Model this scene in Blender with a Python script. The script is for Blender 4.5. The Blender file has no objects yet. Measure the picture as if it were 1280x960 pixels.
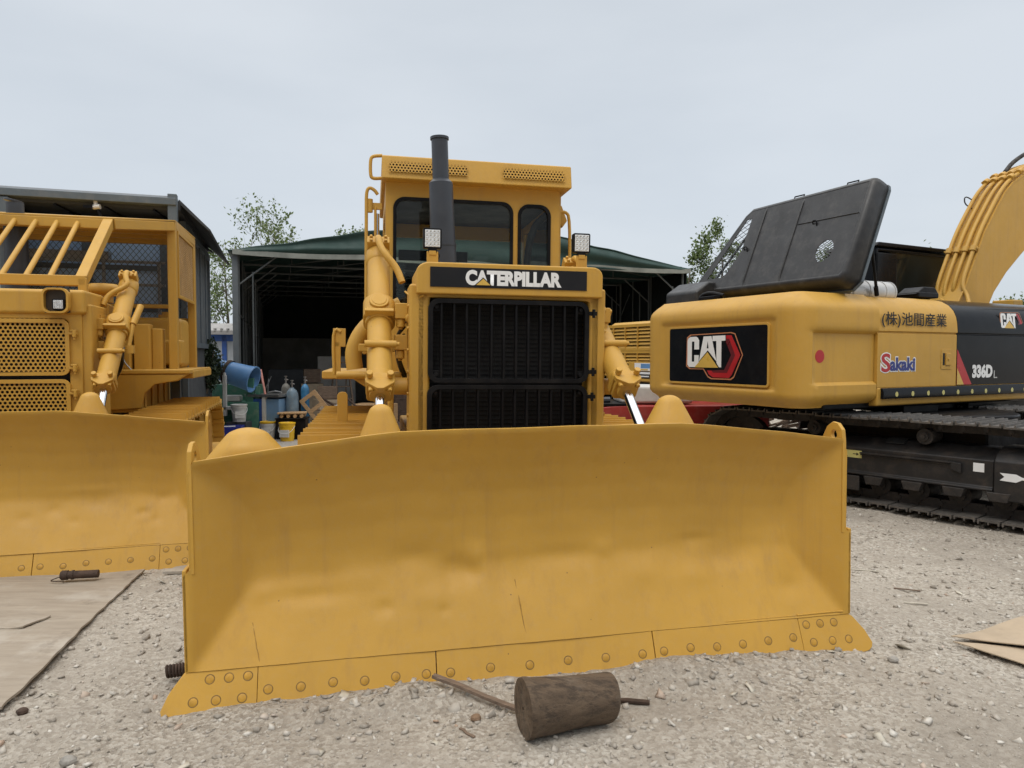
import bpy, math, random
import numpy as np
from math import sin, cos, pi, radians, sqrt, atan2
from mathutils import Vector, Matrix, noise, Euler
random.seed(7); np.random.seed(7)
scene = bpy.context.scene
COL = scene.collection

# ------------------------------------------------------------------ materials
def _nodes(name):
    m = bpy.data.materials.new(name); m.use_nodes = True
    nt = m.node_tree; b = nt.nodes['Principled BSDF']
    return m, nt, b
def L(nt, a, b): nt.links.new(a, b)
def ramp(nt, fac, stops):
    r = nt.nodes.new('ShaderNodeValToRGB'); e = r.color_ramp.elements
    while len(e) < len(stops): e.new(0.5)
    for i, (p, c) in enumerate(stops):
        e[i].position = p; e[i].color = (c[0], c[1], c[2], 1)
    L(nt, fac, r.inputs[0]); return r.outputs[0]
def texn(nt, scale, detail=4, rough=.55, coord='Object', stretch=None):
    tc = nt.nodes.new('ShaderNodeTexCoord'); n = nt.nodes.new('ShaderNodeTexNoise')
    n.inputs['Scale'].default_value = scale; n.inputs['Detail'].default_value = detail
    n.inputs['Roughness'].default_value = rough
    src = tc.outputs[coord]
    if stretch:
        mp = nt.nodes.new('ShaderNodeMapping'); mp.inputs['Scale'].default_value = stretch
        L(nt, src, mp.inputs[0]); src = mp.outputs[0]
    L(nt, src, n.inputs['Vector']); return n.outputs['Fac']
def mixc(nt, fac, a, b):
    m = nt.nodes.new('ShaderNodeMix'); m.data_type = 'RGBA'
    for k, v in ((6, a), (7, b)):
        if isinstance(v, (tuple, list)): m.inputs[k].default_value = (v[0], v[1], v[2], 1)
        else: L(nt, v, m.inputs[k])
    if isinstance(fac, float): m.inputs[0].default_value = fac
    else: L(nt, fac, m.inputs[0])
    return m.outputs[2]
def mat(name, col, rough=.5, metal=0., var=.15, scale=3., bump=0., bscale=60., dust=0., dustcol=(.36, .31, .25), stretch=None, spec=.5, rvar=.12):
    m, nt, b = _nodes(name)
    f = texn(nt, scale, 5, .6, stretch=stretch)
    c = ramp(nt, f, [(.3, [x*(1-var) for x in col]), (.7, [min(1, x*(1+var)) for x in col])])
    if dust > 0:
        f2 = texn(nt, scale*2.3, 8, .7)
        r2 = ramp(nt, f2, [(.48, (0, 0, 0)), (.72, (dust,)*3)])
        c = mixc(nt, r2, c, dustcol)
    L(nt, c, b.inputs['Base Color'])
    f3 = texn(nt, scale*1.7, 6, .65)
    mr = nt.nodes.new('ShaderNodeMapRange'); mr.inputs[1].default_value = .3; mr.inputs[2].default_value = .7
    mr.inputs[3].default_value = max(0.03, rough-rvar); mr.inputs[4].default_value = min(1, rough+rvar)
    L(nt, f3, mr.inputs[0]); L(nt, mr.outputs[0], b.inputs['Roughness'])
    b.inputs['Metallic'].default_value = metal
    b.inputs['Specular IOR Level'].default_value = spec
    if bump > 0:
        bp = nt.nodes.new('ShaderNodeBump'); bp.inputs['Strength'].default_value = bump; bp.inputs['Distance'].default_value = .01
        L(nt, texn(nt, bscale, 4, .6), bp.inputs['Height']); L(nt, bp.outputs[0], b.inputs['Normal'])
    return m
YB = (.53, .295, .042)
def yellow_mat(name, col, streak=True):
    m, nt, b = _nodes(name)
    f = texn(nt, 1.3, 5, .6)
    c = ramp(nt, f, [(.3, [x*.93 for x in col]), (.7, [x*1.06 for x in col])])
    # thin runs of overspray / rain streaks down the paint
    f2 = texn(nt, 1.0, 6, .7, stretch=(9, 9, .5))
    s2 = ramp(nt, f2, [(.52, (0, 0, 0)), (.74, (.34,)*3)])
    c = mixc(nt, s2, c, (.34, .19, .06))
    # fine dust
    f4 = texn(nt, 26, 8, .75)
    s4 = ramp(nt, f4, [(.5, (0, 0, 0)), (.8, (.22,)*3)])
    c = mixc(nt, s4, c, (.42, .31, .17))
    # small chips
    v = nt.nodes.new('ShaderNodeTexVoronoi'); v.inputs['Scale'].default_value = 7.
    tc = nt.nodes.new('ShaderNodeTexCoord'); L(nt, tc.outputs['Object'], v.inputs['Vector'])
    ch = ramp(nt, v.outputs['Distance'], [(.02, (.75,)*3), (.032, (0, 0, 0))])
    c = mixc(nt, ch, c, (.10, .055, .03))
    L(nt, c, b.inputs['Base Color'])
    mr = nt.nodes.new('ShaderNodeMapRange'); mr.inputs[1].default_value = .3; mr.inputs[2].default_value = .7
    mr.inputs[3].default_value = .46; mr.inputs[4].default_value = .64
    b.inputs['Specular IOR Level'].default_value = .4
    L(nt, texn(nt, 5, 6, .65), mr.inputs[0]); L(nt, mr.outputs[0], b.inputs['Roughness'])
    bp = nt.nodes.new('ShaderNodeBump'); bp.inputs['Strength'].default_value = .18; bp.inputs['Distance'].default_value = .004
    L(nt, texn(nt, 110, 5, .7), bp.inputs['Height'])
    bp2 = nt.nodes.new('ShaderNodeBump'); bp2.inputs['Strength'].default_value = .12; bp2.inputs['Distance'].default_value = .03
    L(nt, texn(nt, 6, 3, .5), bp2.inputs['Height']); L(nt, bp.outputs[0], bp2.inputs['Normal'])
    L(nt, bp2.outputs[0], b.inputs['Normal'])
    b.inputs['Coat Weight'].default_value = .12; b.inputs['Coat Roughness'].default_value = .38
    return m
M = {}
M['yellow'] = yellow_mat('yellow_paint', YB)
M['yellow2'] = yellow_mat('yellow_paint_light', (.53, .30, .048))
M['black'] = mat('black_paint', (.006, .006, .007), .42, var=.3, bump=.05, dust=.03, spec=.15)
M['gloss_black'] = mat('gloss_black', (.007, .008, .010), .2, var=.2, dust=.015, rvar=.04, spec=.14)
M['hood_black'] = mat('hood_grey_black', (.020, .020, .021), .42, var=.25, bump=.12, bscale=180, dust=.3, dustcol=(.12, .112, .10))
M['exhaust'] = mat('exhaust_grey', (.035, .04, .05), .42, var=.2, bump=.06)
M['dark'] = mat('dark_void', (.008, .008, .008), .8, var=.2)
M['chrome'] = mat('chrome', (.75, .76, .78), .12, 1., var=.05, rvar=.05)
M['steel'] = mat('worn_steel', (.35, .34, .33), .38, 1., var=.25, bump=.1)
M['muffler'] = mat('muffler_metal', (.55, .54, .52), .4, .6, var=.2, bump=.1)
M['rusty'] = mat('rusty_iron', (.06, .037, .026), .8, .2, var=.4, scale=12, bump=.6, bscale=40)
M['rubber'] = mat('rubber', (.018, .018, .018), .75, var=.3, bump=.2, dust=.25)
M['track_dark'] = mat('dusty_track_steel', (.03, .026, .023), .65, .2, var=.35, scale=6, bump=.4, bscale=30, dust=.35, dustcol=(.12, .09, .07))
M['frame_dark'] = mat('dusty_black_frame', (.014, .013, .013), .5, var=.3, bump=.1, dust=.28, dustcol=(.12, .085, .06))
M['shoe_grey'] = mat('worn_shoe_steel', (.12, .11, .10), .5, .4, var=.3, scale=8, bump=.3, bscale=30, dust=.3)
M['white'] = mat('white_lettering', (.78, .78, .77), .4, var=.04)
M['white2'] = mat('white_painted_metal', (.6, .59, .56), .5, var=.12, dust=.2)
M['red'] = mat('red_decal', (.42, .015, .02), .35, var=.08)
M['darkred'] = mat('dark_red_decal', (.12, .01, .015), .35, var=.08)
M['redpaint'] = mat('red_paint', (.33, .028, .022), .4, var=.15, dust=.15)
M['navy'] = mat('navy_decal', (.02, .035, .2), .35, var=.05)
M['ink'] = mat('dark_ink', (.012, .012, .014), .45, var=.05, spec=.25)
M['lampbrown'] = mat('dark_brown', (.06, .04, .02), .6, var=.3)  # plain dark brown for the panel behind the lamps
M['copper'] = mat('copper_outline', (.5, .2, .09), .4, var=.05)
M['decal_yellow'] = mat('yellow_decal', (.62, .4, .08), .35, var=.05)
M['lens'] = mat('lamp_lens', (.72, .74, .75), .18, var=.1, scale=60, bump=.1, bscale=160)
M['gasgrey'] = mat('grey_bottle_paint', (.13, .125, .11), .5, .2, var=.35, scale=8, dust=.3)
M['gasblue'] = mat('blue_grey_bottle_paint', (.13, .19, .24), .5, .1, var=.25, scale=8, dust=.3)
M['gasbright'] = mat('blue_bottle_paint', (.035, .17, .33), .45, .1, var=.2, scale=8, dust=.15)
M['skyblue'] = mat('light_blue_paint', (.12, .27, .52), .45, var=.12, dust=.15)
M['blue'] = mat('blue_paint', (.03, .1, .36), .45, var=.15, dust=.2)
M['bluelight'] = mat('pale_blue_paint', (.14, .26, .42), .5, var=.12, dust=.2)
M['deepblue'] = mat('deep_blue_plastic', (.02, .03, .25), .4, var=.1)
M['greenbox'] = mat('green_machine_paint', (.06, .19, .13), .5, var=.2, dust=.3)
M['greylid'] = mat('grey_bucket_plastic', (.5, .5, .48), .5, var=.15, dust=.3)
M['bucketyellow'] = mat('yellow_bucket_plastic', (.75, .45, .02), .35, var=.05)
M['wood'] = mat('raw_wood', (.38, .24, .12), .8, var=.3, scale=10, bump=.2, stretch=(1, 8, 8))
M['oldwood'] = mat('old_wood', (.17, .12, .085), .85, var=.35, scale=10, bump=.4, stretch=(1, 6, 6))
M['cardboard'] = mat('cardboard', (.42, .33, .23), .85, var=.1, scale=5, dust=.35, dustcol=(.3, .24, .18))
M['concrete'] = mat('concrete', (.36, .33, .29), .85, var=.15, scale=1.2, bump=.2, dust=.35, dustcol=(.24, .22, .19))
M['blockwall'] = mat('dark_concrete_wall', (.2, .2, .19), .9, var=.3, scale=1.5, bump=.2)
M['steelgrey'] = mat('blue_grey_steel', (.10, .125, .145), .5, var=.12, dust=.15)
M['cladding'] = mat('grey_cladding', (.12, .135, .145), .55, var=.12, dust=.15)
M['cladlight'] = mat('light_cladding', (.42, .45, .48), .5, var=.1, dust=.1)
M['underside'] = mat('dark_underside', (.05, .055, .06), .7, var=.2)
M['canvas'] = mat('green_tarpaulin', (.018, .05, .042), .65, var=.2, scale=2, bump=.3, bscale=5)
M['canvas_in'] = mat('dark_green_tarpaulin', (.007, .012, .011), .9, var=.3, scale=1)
M['galv'] = mat('galvanised_tube', (.3, .31, .31), .45, .5, var=.2)
M['valance'] = mat('faded_canvas_edge', (.25, .26, .23), .8, var=.25)
M['bark'] = mat('bark', (.12, .10, .075), .9, var=.3, scale=8, bump=.5)
M['tile'] = mat('grey_roof', (.35, .34, .33), .8, var=.15)
M['warn'] = mat('warning_yellow', (.55, .5, .18), .4, var=.06)
M['mesh_dark'] = mat('mesh_wire', (.10, .105, .11), .5, .4, var=.2)
M['ybrown'] = mat('mesh_yellow', (.45, .27, .09), .6, var=.15)
M['sky_painted_window'] = mat('blue_window_sky_tint', (.42, .60, .86), .12, var=.2, scale=1, spec=.9)  # sky reflection on the panes is put into this bright base colour
M['seat'] = mat('black_vinyl', (.02, .02, .022), .6, var=.2)
M['beige'] = mat('pale_wall', (.5, .46, .38), .85, var=.1)

def leaf_mat(name, a, b):
    m, nt, bs = _nodes(name)
    oi = nt.nodes.new('ShaderNodeNewGeometry')
    c = ramp(nt, oi.outputs['Random Per Island'], [(0, a), (1, b)])
    L(nt, c, bs.inputs['Base Color']); bs.inputs['Roughness'].default_value = .6
    tr = nt.nodes.new('ShaderNodeBsdfTranslucent'); L(nt, c, tr.inputs['Color'])
    mx = nt.nodes.new('ShaderNodeMixShader'); mx.inputs[0].default_value = .3
    L(nt, bs.outputs[0], mx.inputs[1]); L(nt, tr.outputs[0], mx.inputs[2])
    L(nt, mx.outputs[0], nt.nodes['Material Output'].inputs['Surface'])
    return m
M['leaf'] = leaf_mat('spring_leaves', (.08, .125, .035), (.19, .25, .09))
M['leafdark'] = leaf_mat('dark_leaves', (.012, .022, .01), (.04, .065, .025))

def glass_mat(name, tint, refl=1.):
    m, nt, b = _nodes(name)
    nt.nodes.remove(b)
    t = nt.nodes.new('ShaderNodeBsdfTransparent'); t.inputs[0].default_value = (*tint, 1)
    g = nt.nodes.new('ShaderNodeBsdfGlossy'); g.inputs['Roughness'].default_value = .03
    fr = nt.nodes.new('ShaderNodeFresnel'); fr.inputs[0].default_value = 1.45
    mx = nt.nodes.new('ShaderNodeMixShader')
    L(nt, fr.outputs[0], mx.inputs[0]); L(nt, t.outputs[0], mx.inputs[1]); L(nt, g.outputs[0], mx.inputs[2])
    L(nt, mx.outputs[0], nt.nodes['Material Output'].inputs['Surface'])
    return m
M['glass'] = glass_mat('cab_glass', (.9, .93, .91))
M['darkglass'] = glass_mat('tinted_glass', (.12, .14, .13))

def gravel_mat(name, stones=False):
    m, nt, b = _nodes(name)
    f1 = texn(nt, .55, 7, .65); c1 = ramp(nt, f1, [(.36, (.22, .19, .155)), (.5, (.33, .29, .24)), (.64, (.46, .415, .35))])
    f2 = texn(nt, 26, 10, .8)
    c2 = ramp(nt, f2, [(.28, (.17, .145, .12)), (.5, (.38, .34, .285)), (.72, (.62, .575, .505))])
    c = mixc(nt, .42, c1, c2)
    v = nt.nodes.new('ShaderNodeTexVoronoi'); v.inputs['Scale'].default_value = 55; v.inputs['Randomness'].default_value = 1
    tc = nt.nodes.new('ShaderNodeTexCoord'); L(nt, tc.outputs['Object'], v.inputs['Vector'])
    sep = nt.nodes.new('ShaderNodeSeparateColor'); L(nt, v.outputs['Color'], sep.inputs[0])
    c3 = ramp(nt, sep.outputs[0], [(0, (.24, .205, .165)), (.45, (.42, .37, .305)), (1, (.64, .595, .52))])
    fm = texn(nt, 1.1, 5, .65); msk = ramp(nt, fm, [(.38, (.12,)*3), (.6, (.62,)*3)])
    c = mixc(nt, msk, c, c3)
    fr_ = texn(nt, .9, 3, .5, stretch=(1, .25, 1)); c = mixc(nt, ramp(nt, fr_, [(.55, (0, 0, 0)), (.72, (.35,)*3)]), c, (.30, .26, .21))
    L(nt, c, b.inputs['Base Color']); b.inputs['Roughness'].default_value = .95
    b.inputs['Specular IOR Level'].default_value = .2
    bp = nt.nodes.new('ShaderNodeBump'); bp.inputs['Strength'].default_value = 1; bp.inputs['Distance'].default_value = .02
    va = nt.nodes.new('ShaderNodeVectorMath'); va.operation = 'MULTIPLY_ADD'; va.inputs[1].default_value = (.05, .05, .05)
    L(nt, nt.nodes.new('ShaderNodeTexNoise').outputs['Color'], va.inputs[0]); L(nt, tc.outputs['Object'], va.inputs[2]); L(nt, va.outputs[0], v.inputs['Vector'])
    v2 = nt.nodes.new('ShaderNodeTexVoronoi'); v2.inputs['Scale'].default_value = 24; L(nt, va.outputs[0], v2.inputs['Vector'])
    ad = nt.nodes.new('ShaderNodeMath'); ad.operation = 'ADD'; L(nt, v.outputs['Distance'], ad.inputs[0]); L(nt, v2.outputs['Distance'], ad.inputs[1]); L(nt, ad.outputs[0], bp.inputs['Height']); L(nt, msk, bp.inputs['Strength'])
    bp2 = nt.nodes.new('ShaderNodeBump'); bp2.inputs['Strength'].default_value = .9; bp2.inputs['Distance'].default_value = .01
    L(nt, f2, bp2.inputs['Height']); L(nt, bp.outputs[0], bp2.inputs['Normal']); L(nt, bp2.outputs[0], b.inputs['Normal'])
    return m
M['gravel'] = gravel_mat('gravel_ground')
def stone_mat():
    m, nt, b = _nodes('loose_stones')
    g = nt.nodes.new('ShaderNodeNewGeometry')
    c = ramp(nt, g.outputs['Random Per Island'], [(0, (.25, .22, .18)), (.35, (.37, .33, .28)), (.78, (.46, .42, .36)), (.95, (.60, .57, .51)), (1, (.38, .26, .18))])
    f = texn(nt, 60, 5, .7); c = mixc(nt, ramp(nt, f, [(.4, (0, 0, 0)), (.8, (.5,)*3)]), c, (.52, .48, .43))
    L(nt, c, b.inputs['Base Color']); b.inputs['Roughness'].default_value = .92
    b.inputs['Specular IOR Level'].default_value = .2
    return m
M['stone'] = stone_mat()
def ply_mat():
    m, nt, b = _nodes('weathered_plywood')
    f = texn(nt, 1.0, 8, .7, stretch=(2, 14, 2)); c = ramp(nt, f, [(.3, (.26, .215, .165)), (.7, (.38, .325, .255))])
    f2 = texn(nt, 1.6, 6, .65); s = ramp(nt, f2, [(.5, (0, 0, 0)), (.68, (.8,)*3)])
    c = mixc(nt, s, c, (.46, .42, .36))
    f3 = texn(nt, 2.3, 7, .7); s3 = ramp(nt, f3, [(.58, (0, 0, 0)), (.68, (.55,)*3)])
    c = mixc(nt, s3, c, (.15, .12, .09))
    L(nt, c, b.inputs['Base Color']); b.inputs['Roughness'].default_value = .85
    bp = nt.nodes.new('ShaderNodeBump'); bp.inputs['Strength'].default_value = .5; bp.inputs['Distance'].default_value = .004
    L(nt, f, bp.inputs['Height']); L(nt, bp.outputs[0], b.inputs['Normal'])
    return m
M['ply'] = ply_mat()
def log_mat():
    m, nt, b = _nodes('dark_log_wood')
    f = texn(nt, 3.0, 8, .7, stretch=(1, 5, 5)); c = ramp(nt, f, [(.3, (.06, .038, .022)), (.7, (.15, .102, .062))])
    f2 = texn(nt, 5, 6, .65); s = ramp(nt, f2, [(.52, (0, 0, 0)), (.75, (.5,)*3)])
    c = mixc(nt, s, c, (.25, .2, .15))
    f3 = texn(nt, 22, 9, .8); s3 = ramp(nt, f3, [(.64, (0, 0, 0)), (.70, (.7,)*3)])
    c = mixc(nt, s3, c, (.36, .24, .12))
    L(nt, c, b.inputs['Base Color']); b.inputs['Roughness'].default_value = .8
    bp = nt.nodes.new('ShaderNodeBump'); bp.inputs['Strength'].default_value = 1; bp.inputs['Distance'].default_value = .014
    fa = texn(nt, 9, 8, .75, stretch=(1, 3.5, 3.5)); ch_ = ramp(nt, fa, [(.40, (.65,)*3), (.50, (0, 0, 0))]); c = mixc(nt, ch_, c, (.03, .02, .013)); L(nt, c, b.inputs['Base Color'])
    L(nt, fa, bp.inputs['Height']); L(nt, bp.outputs[0], b.inputs['Normal'])
    return m
M['log'] = log_mat()

# ------------------------------------------------------------------ mesh helpers
class MB:
    def __init__(s, mtx=None): s.v = []; s.f = []; s.m = mtx or Matrix()
    def add(s, vs, fs, mtx=None):
        k = len(s.v); t = s.m @ mtx if mtx else s.m
        s.v += [t @ Vector(p) for p in vs]; s.f += [[i+k for i in f] for f in fs]; return s
    def box(s, x0, x1, y0, y1, z0, z1, mtx=None):
        return s.add([(x0,y0,z0),(x1,y0,z0),(x1,y1,z0),(x0,y1,z0),(x0,y0,z1),(x1,y0,z1),(x1,y1,z1),(x0,y1,z1)],
                     [(3,2,1,0),(4,5,6,7),(0,1,5,4),(1,2,6,5),(2,3,7,6),(3,0,4,7)], mtx)
    def cyl(s, p0, p1, r0, r1=None, n=20, caps=True):
        r1 = r0 if r1 is None else r1
        p0 = Vector(p0); p1 = Vector(p1); d = (p1-p0).normalized()
        a = d.orthogonal().normalized(); b = d.cross(a)
        vs = [p0 + (a*cos(2*pi*i/n)+b*sin(2*pi*i/n))*r0 for i in range(n)] + [p1 + (a*cos(2*pi*i/n)+b*sin(2*pi*i/n))*r1 for i in range(n)]
        fs = [(i, (i+1) % n, n+(i+1) % n, n+i) for i in range(n)]
        if caps: fs += [tuple(range(n-1, -1, -1)), tuple(range(n, 2*n))]
        return s.add(vs, fs)
    def bar(s, p0, p1, w, h, up=(0, 0, 1)):
        p0 = Vector(p0); p1 = Vector(p1); d = (p1-p0).normalized(); up = Vector(up)
        a = d.cross(up)
        if a.length < 1e-4: a = d.orthogonal()
        a.normalize(); b = a.cross(d).normalized()
        q = [(-1,-1),(1,-1),(1,1),(-1,1)]
        vs = [p0+a*x*w/2+b*y*h/2 for x, y in q]+[p1+a*x*w/2+b*y*h/2 for x, y in q]
        return s.add(vs, [(3,2,1,0),(4,5,6,7),(0,1,5,4),(1,2,6,5),(2,3,7,6),(3,0,4,7)])
    def tube(s, pts, r, n=10, smooth=0):
        pts = [Vector(p) for p in pts]
        for _ in range(smooth):
            q = [pts[0]]
            for a, b in zip(pts, pts[1:]): q += [a*.75+b*.25, a*.25+b*.75]
            pts = q+[pts[-1]]
        rr = r if isinstance(r, (list, tuple)) else [r]*len(pts)
        vs = []; prev = None
        for i, p in enumerate(pts):
            d = (pts[min(i+1, len(pts)-1)]-pts[max(i-1, 0)]).normalized()
            if prev is None: a = d.orthogonal().normalized()
            else: a = (prev - d*prev.dot(d)).normalized()
            prev = a; b = d.cross(a)
            vs += [p+(a*cos(2*pi*k/n)+b*sin(2*pi*k/n))*rr[min(i, len(rr)-1)] for k in range(n)]
        m = len(pts)
        fs = [(i*n+k, i*n+(k+1) % n, (i+1)*n+(k+1) % n, (i+1)*n+k) for i in range(m-1) for k in range(n)]
        fs += [tuple(range(n-1, -1, -1)), tuple(range((m-1)*n, m*n))]
        return s.add(vs, fs)
    def prism(s, poly, t0, t1, axis='y', mtx=None):
        def P(u, v, t): return {'y': (u, t, v), 'x': (t, u, v), 'z': (u, v, t)}[axis]
        n = len(poly)
        vs = [P(u, v, t0) for u, v in poly]+[P(u, v, t1) for u, v in poly]
        fs = [tuple(range(n)), tuple(range(2*n-1, n-1, -1))]+[((i+1) % n, i, n+i, n+(i+1) % n) for i in range(n)]
        return s.add(vs, fs, mtx)
    def loft(s, rings, caps=True, closed=True):
        n = len(rings[0]); vs = [p for r in rings for p in r]
        fs = [(i*n+k, i*n+(k+1) % n, (i+1)*n+(k+1) % n, (i+1)*n+k) for i in range(len(rings)-1) for k in range(n if closed else n-1)]
        if caps: fs += [tuple(range(n-1, -1, -1)), tuple(range((len(rings)-1)*n, len(rings)*n))]
        return s.add(vs, fs)
    def lathe(s, prof, c=(0, 0, 0), n=20, mtx=None):
        rings = [[(c[0]+r*cos(2*pi*k/n), c[1]+r*sin(2*pi*k/n), c[2]+z) for k in range(n)] for r, z in prof]
        o = s.m
        if mtx: s.m = o @ mtx
        s.loft(rings); s.m = o; return s
    def ball(s, c, r, n=10, sq=(1, 1, 1)):
        prof = [(max(.02, sin(pi*i/n))*r, -cos(pi*i/n)*r) for i in range(n+1)]
        rings = [[(c[0]+a*cos(2*pi*k/14)*sq[0], c[1]+a*sin(2*pi*k/14)*sq[1], c[2]+z*sq[2]) for k in range(14)] for a, z in prof]
        return s.loft(rings)
    def build(s, name, m, parent=None, bevel=0, angle=35, seg=2, smooth=True):
        me = bpy.data.meshes.new(name); me.from_pydata([tuple(v) for v in s.v], [], s.f); me.update()
        return finish(name, me, m, parent, bevel, angle, seg, smooth)
def finish(name, me, m, parent=None, bevel=0, angle=35, seg=2, smooth=True, fixn=True):
    if fixn:
        import bmesh
        bm = bmesh.new(); bm.from_mesh(me); bmesh.ops.recalc_face_normals(bm, faces=bm.faces); bm.to_mesh(me); bm.free()
    o = bpy.data.objects.new(name, me); COL.objects.link(o)
    mm = m if isinstance(m, (list, tuple)) else [m]
    for x in mm: me.materials.append(M[x] if isinstance(x, str) else x)
    if smooth:
        me.polygons.foreach_set('use_smooth', [True]*len(me.polygons)); me.set_sharp_from_angle(angle=radians(angle))
    if parent is not None: o.parent = parent
    if bevel > 0:
        b = o.modifiers.new('bevel', 'BEVEL'); b.width = bevel; b.segments = seg; b.limit_method = 'ANGLE'; b.angle_limit = radians(40)
        b.harden_normals = True
    return o
def curve_mesh(c, mtx, name, m, parent):
    o = bpy.data.objects.new('tmp', c); COL.objects.link(o)
    bpy.context.view_layer.update()
    me = bpy.data.meshes.new_from_object(o.evaluated_get(bpy.context.evaluated_depsgraph_get()))
    bpy.data.objects.remove(o); bpy.data.curves.remove(c)
    me.name = name
    if mtx: me.transform(mtx)
    return me
def plate(name, outlines, th, mtx, m, parent=None, bevel=0, angle=35):
    """flat plate in local XY from closed outlines (first outer, rest holes), thickness th along local Z, placed by mtx"""
    c = bpy.data.curves.new('p', 'CURVE'); c.dimensions = '2D'; c.fill_mode = 'BOTH'; c.extrude = th/2
    for ol in outlines:
        sp = c.splines.new('POLY'); sp.points.add(len(ol)-1)
        for p, (x, y) in zip(sp.points, ol): p.co = (x, y, 0, 1)
        sp.use_cyclic_u = True
    me = curve_mesh(c, mtx, name, m, parent)
    me.materials.clear()
    import bmesh
    bm = bmesh.new(); bm.from_mesh(me); bmesh.ops.remove_doubles(bm, verts=bm.verts, dist=1e-5); bm.to_mesh(me); bm.free()
    return finish(name, me, m, parent, bevel, angle, smooth=True)
def rrect(x0, x1, y0, y1, r, n=5):
    out = []
    for cx, cy, a0 in ((x1-r, y1-r, 0), (x0+r, y1-r, 90), (x0+r, y0+r, 180), (x1-r, y0+r, 270)):
        for i in range(n+1):
            a = radians(a0+90*i/n); out.append((cx+r*cos(a), cy+r*sin(a)))
    return out
def circ(cx, cy, r, n=24, ry=None):
    ry = ry or r
    return [(cx+r*cos(2*pi*i/n), cy+ry*sin(2*pi*i/n)) for i in range(n)]
def text(name, body, w, h, mtx, m, parent, bold=.0, th=.002, shear=0, space=1.):
    """mesh lettering fitted to w x h, centred at the origin of mtx (local XY)"""
    c = bpy.data.curves.new('t', 'FONT'); c.body = body; c.offset = bold; c.extrude = 0; c.shear = shear
    c.space_character = space; c.resolution_u = 4
    me = curve_mesh(c, None, name, m, parent)
    me.materials.clear()
    xs = [v.co.x for v in me.vertices]; ys = [v.co.y for v in me.vertices]
    cx, cy = (min(xs)+max(xs))/2, (min(ys)+max(ys))/2
    S = Matrix.Diagonal((w/(max(xs)-min(xs)), h/(max(ys)-min(ys)), 1, 1)) @ Matrix.Translation((-cx, -cy, 0))
    me.transform(mtx @ S)
    return finish(name, me, m, parent, smooth=False, fixn=False)
# frames: FR = plane facing -Y (local X->x, local Y->z)
def FR(x, y, z): return Matrix.Translation((x, y, z)) @ Matrix.Rotation(pi/2, 4, 'X')
def thing(name, label, cat, loc=(0, 0, 0), rz=0, group=None, roll=0, parent=None):
    o = bpy.data.objects.new(name, None); COL.objects.link(o); o.empty_display_size = .2
    o.location = loc; o.rotation_euler = (0, roll, rz)
    tag(o, label, cat, group); return o
def tag(o, label=None, cat=None, group=None, kind=None):
    if label: o['label'] = label
    if cat: o['category'] = cat
    if group: o['group'] = group
    if kind: o['kind'] = kind
    return o
def place(o, loc, rz=0, roll=0):
    o.location = loc; o.rotation_euler = (0, roll, rz); return o

# ------------------------------------------------------------------ world, camera, light
w = bpy.data.worlds.new('World'); scene.world = w; w.use_nodes = True
nt = w.node_tree; bg = nt.nodes['Background']
sky = nt.nodes.new('ShaderNodeTexSky'); sky.sky_type = 'NISHITA'; sky.sun_disc = False
SUN_EL, SUN_ROT = 62, 200
sky.sun_elevation = radians(SUN_EL); sky.sun_rotation = radians(SUN_ROT); sky.dust_density = 4; sky.air_density = 1.; sky.altitude = 50
tc = nt.nodes.new('ShaderNodeTexCoord')
mp = nt.nodes.new('ShaderNodeMapping'); mp.inputs['Scale'].default_value = (1, 1, 3.2); L(nt, tc.outputs['Generated'], mp.inputs[0])
nz = nt.nodes.new('ShaderNodeTexNoise'); nz.inputs['Scale'].default_value = 1.5; nz.inputs['Detail'].default_value = 5; nz.inputs['Roughness'].default_value = .5
L(nt, mp.outputs[0], nz.inputs['Vector'])
sepz = nt.nodes.new('ShaderNodeSeparateXYZ'); L(nt, tc.outputs['Generated'], sepz.inputs[0])
grad = ramp(nt, sepz.outputs[2], [(0.0, (6.5, 7.05, 7.5)), (.2, (6.3, 6.85, 7.45)), (.46, (6.5, 6.95, 7.45)), (.66, (14.5, 14.6, 14.6)), (1, (20, 19.7, 19.2))])
cl = ramp(nt, nz.outputs['Fac'], [(.35, (.91, .925, .94)), (.65, (1.06, 1.055, 1.05))])
mul = nt.nodes.new('ShaderNodeMix'); mul.data_type = 'RGBA'; mul.blend_type = 'MULTIPLY'; mul.inputs[0].default_value = 1
L(nt, grad, mul.inputs[6]); L(nt, cl, mul.inputs[7])
sd_ = ramp(nt, nt.nodes.new('ShaderNodeMapRange').outputs[0], [(0, (.30, .30, .30)), (.25, (.5, .5, .5)), (.48, (1, 1, 1)), (.62, (1, 1, 1))])
mrn = [n for n in nt.nodes if n.type == 'MAP_RANGE'][0]; mrn.inputs[1].default_value = -1; mrn.inputs[2].default_value = 1; my = nt.nodes.new('ShaderNodeMath'); my.operation = 'MULTIPLY_ADD'; my.inputs[1].default_value = 1.2; L(nt, sepz.outputs[2], my.inputs[0]); L(nt, sepz.outputs[1], my.inputs[2]); L(nt, my.outputs[0], mrn.inputs[0])
mul2 = nt.nodes.new('ShaderNodeMix'); mul2.data_type = 'RGBA'; mul2.blend_type = 'MULTIPLY'; mul2.inputs[0].default_value = 1
L(nt, mul.outputs[2], mul2.inputs[6]); L(nt, sd_, mul2.inputs[7])
mx = mixc(nt, .9, sky.outputs[0], mul2.outputs[2])
L(nt, mx, bg.inputs[0]); bg.inputs[1].default_value = .1
sun = bpy.data.lights.new('sun', 'SUN'); sun.energy = .8; sun.angle = radians(25); sun.color = (1, .96, .9)
so = bpy.data.objects.new('sun', sun); COL.objects.link(so)
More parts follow.
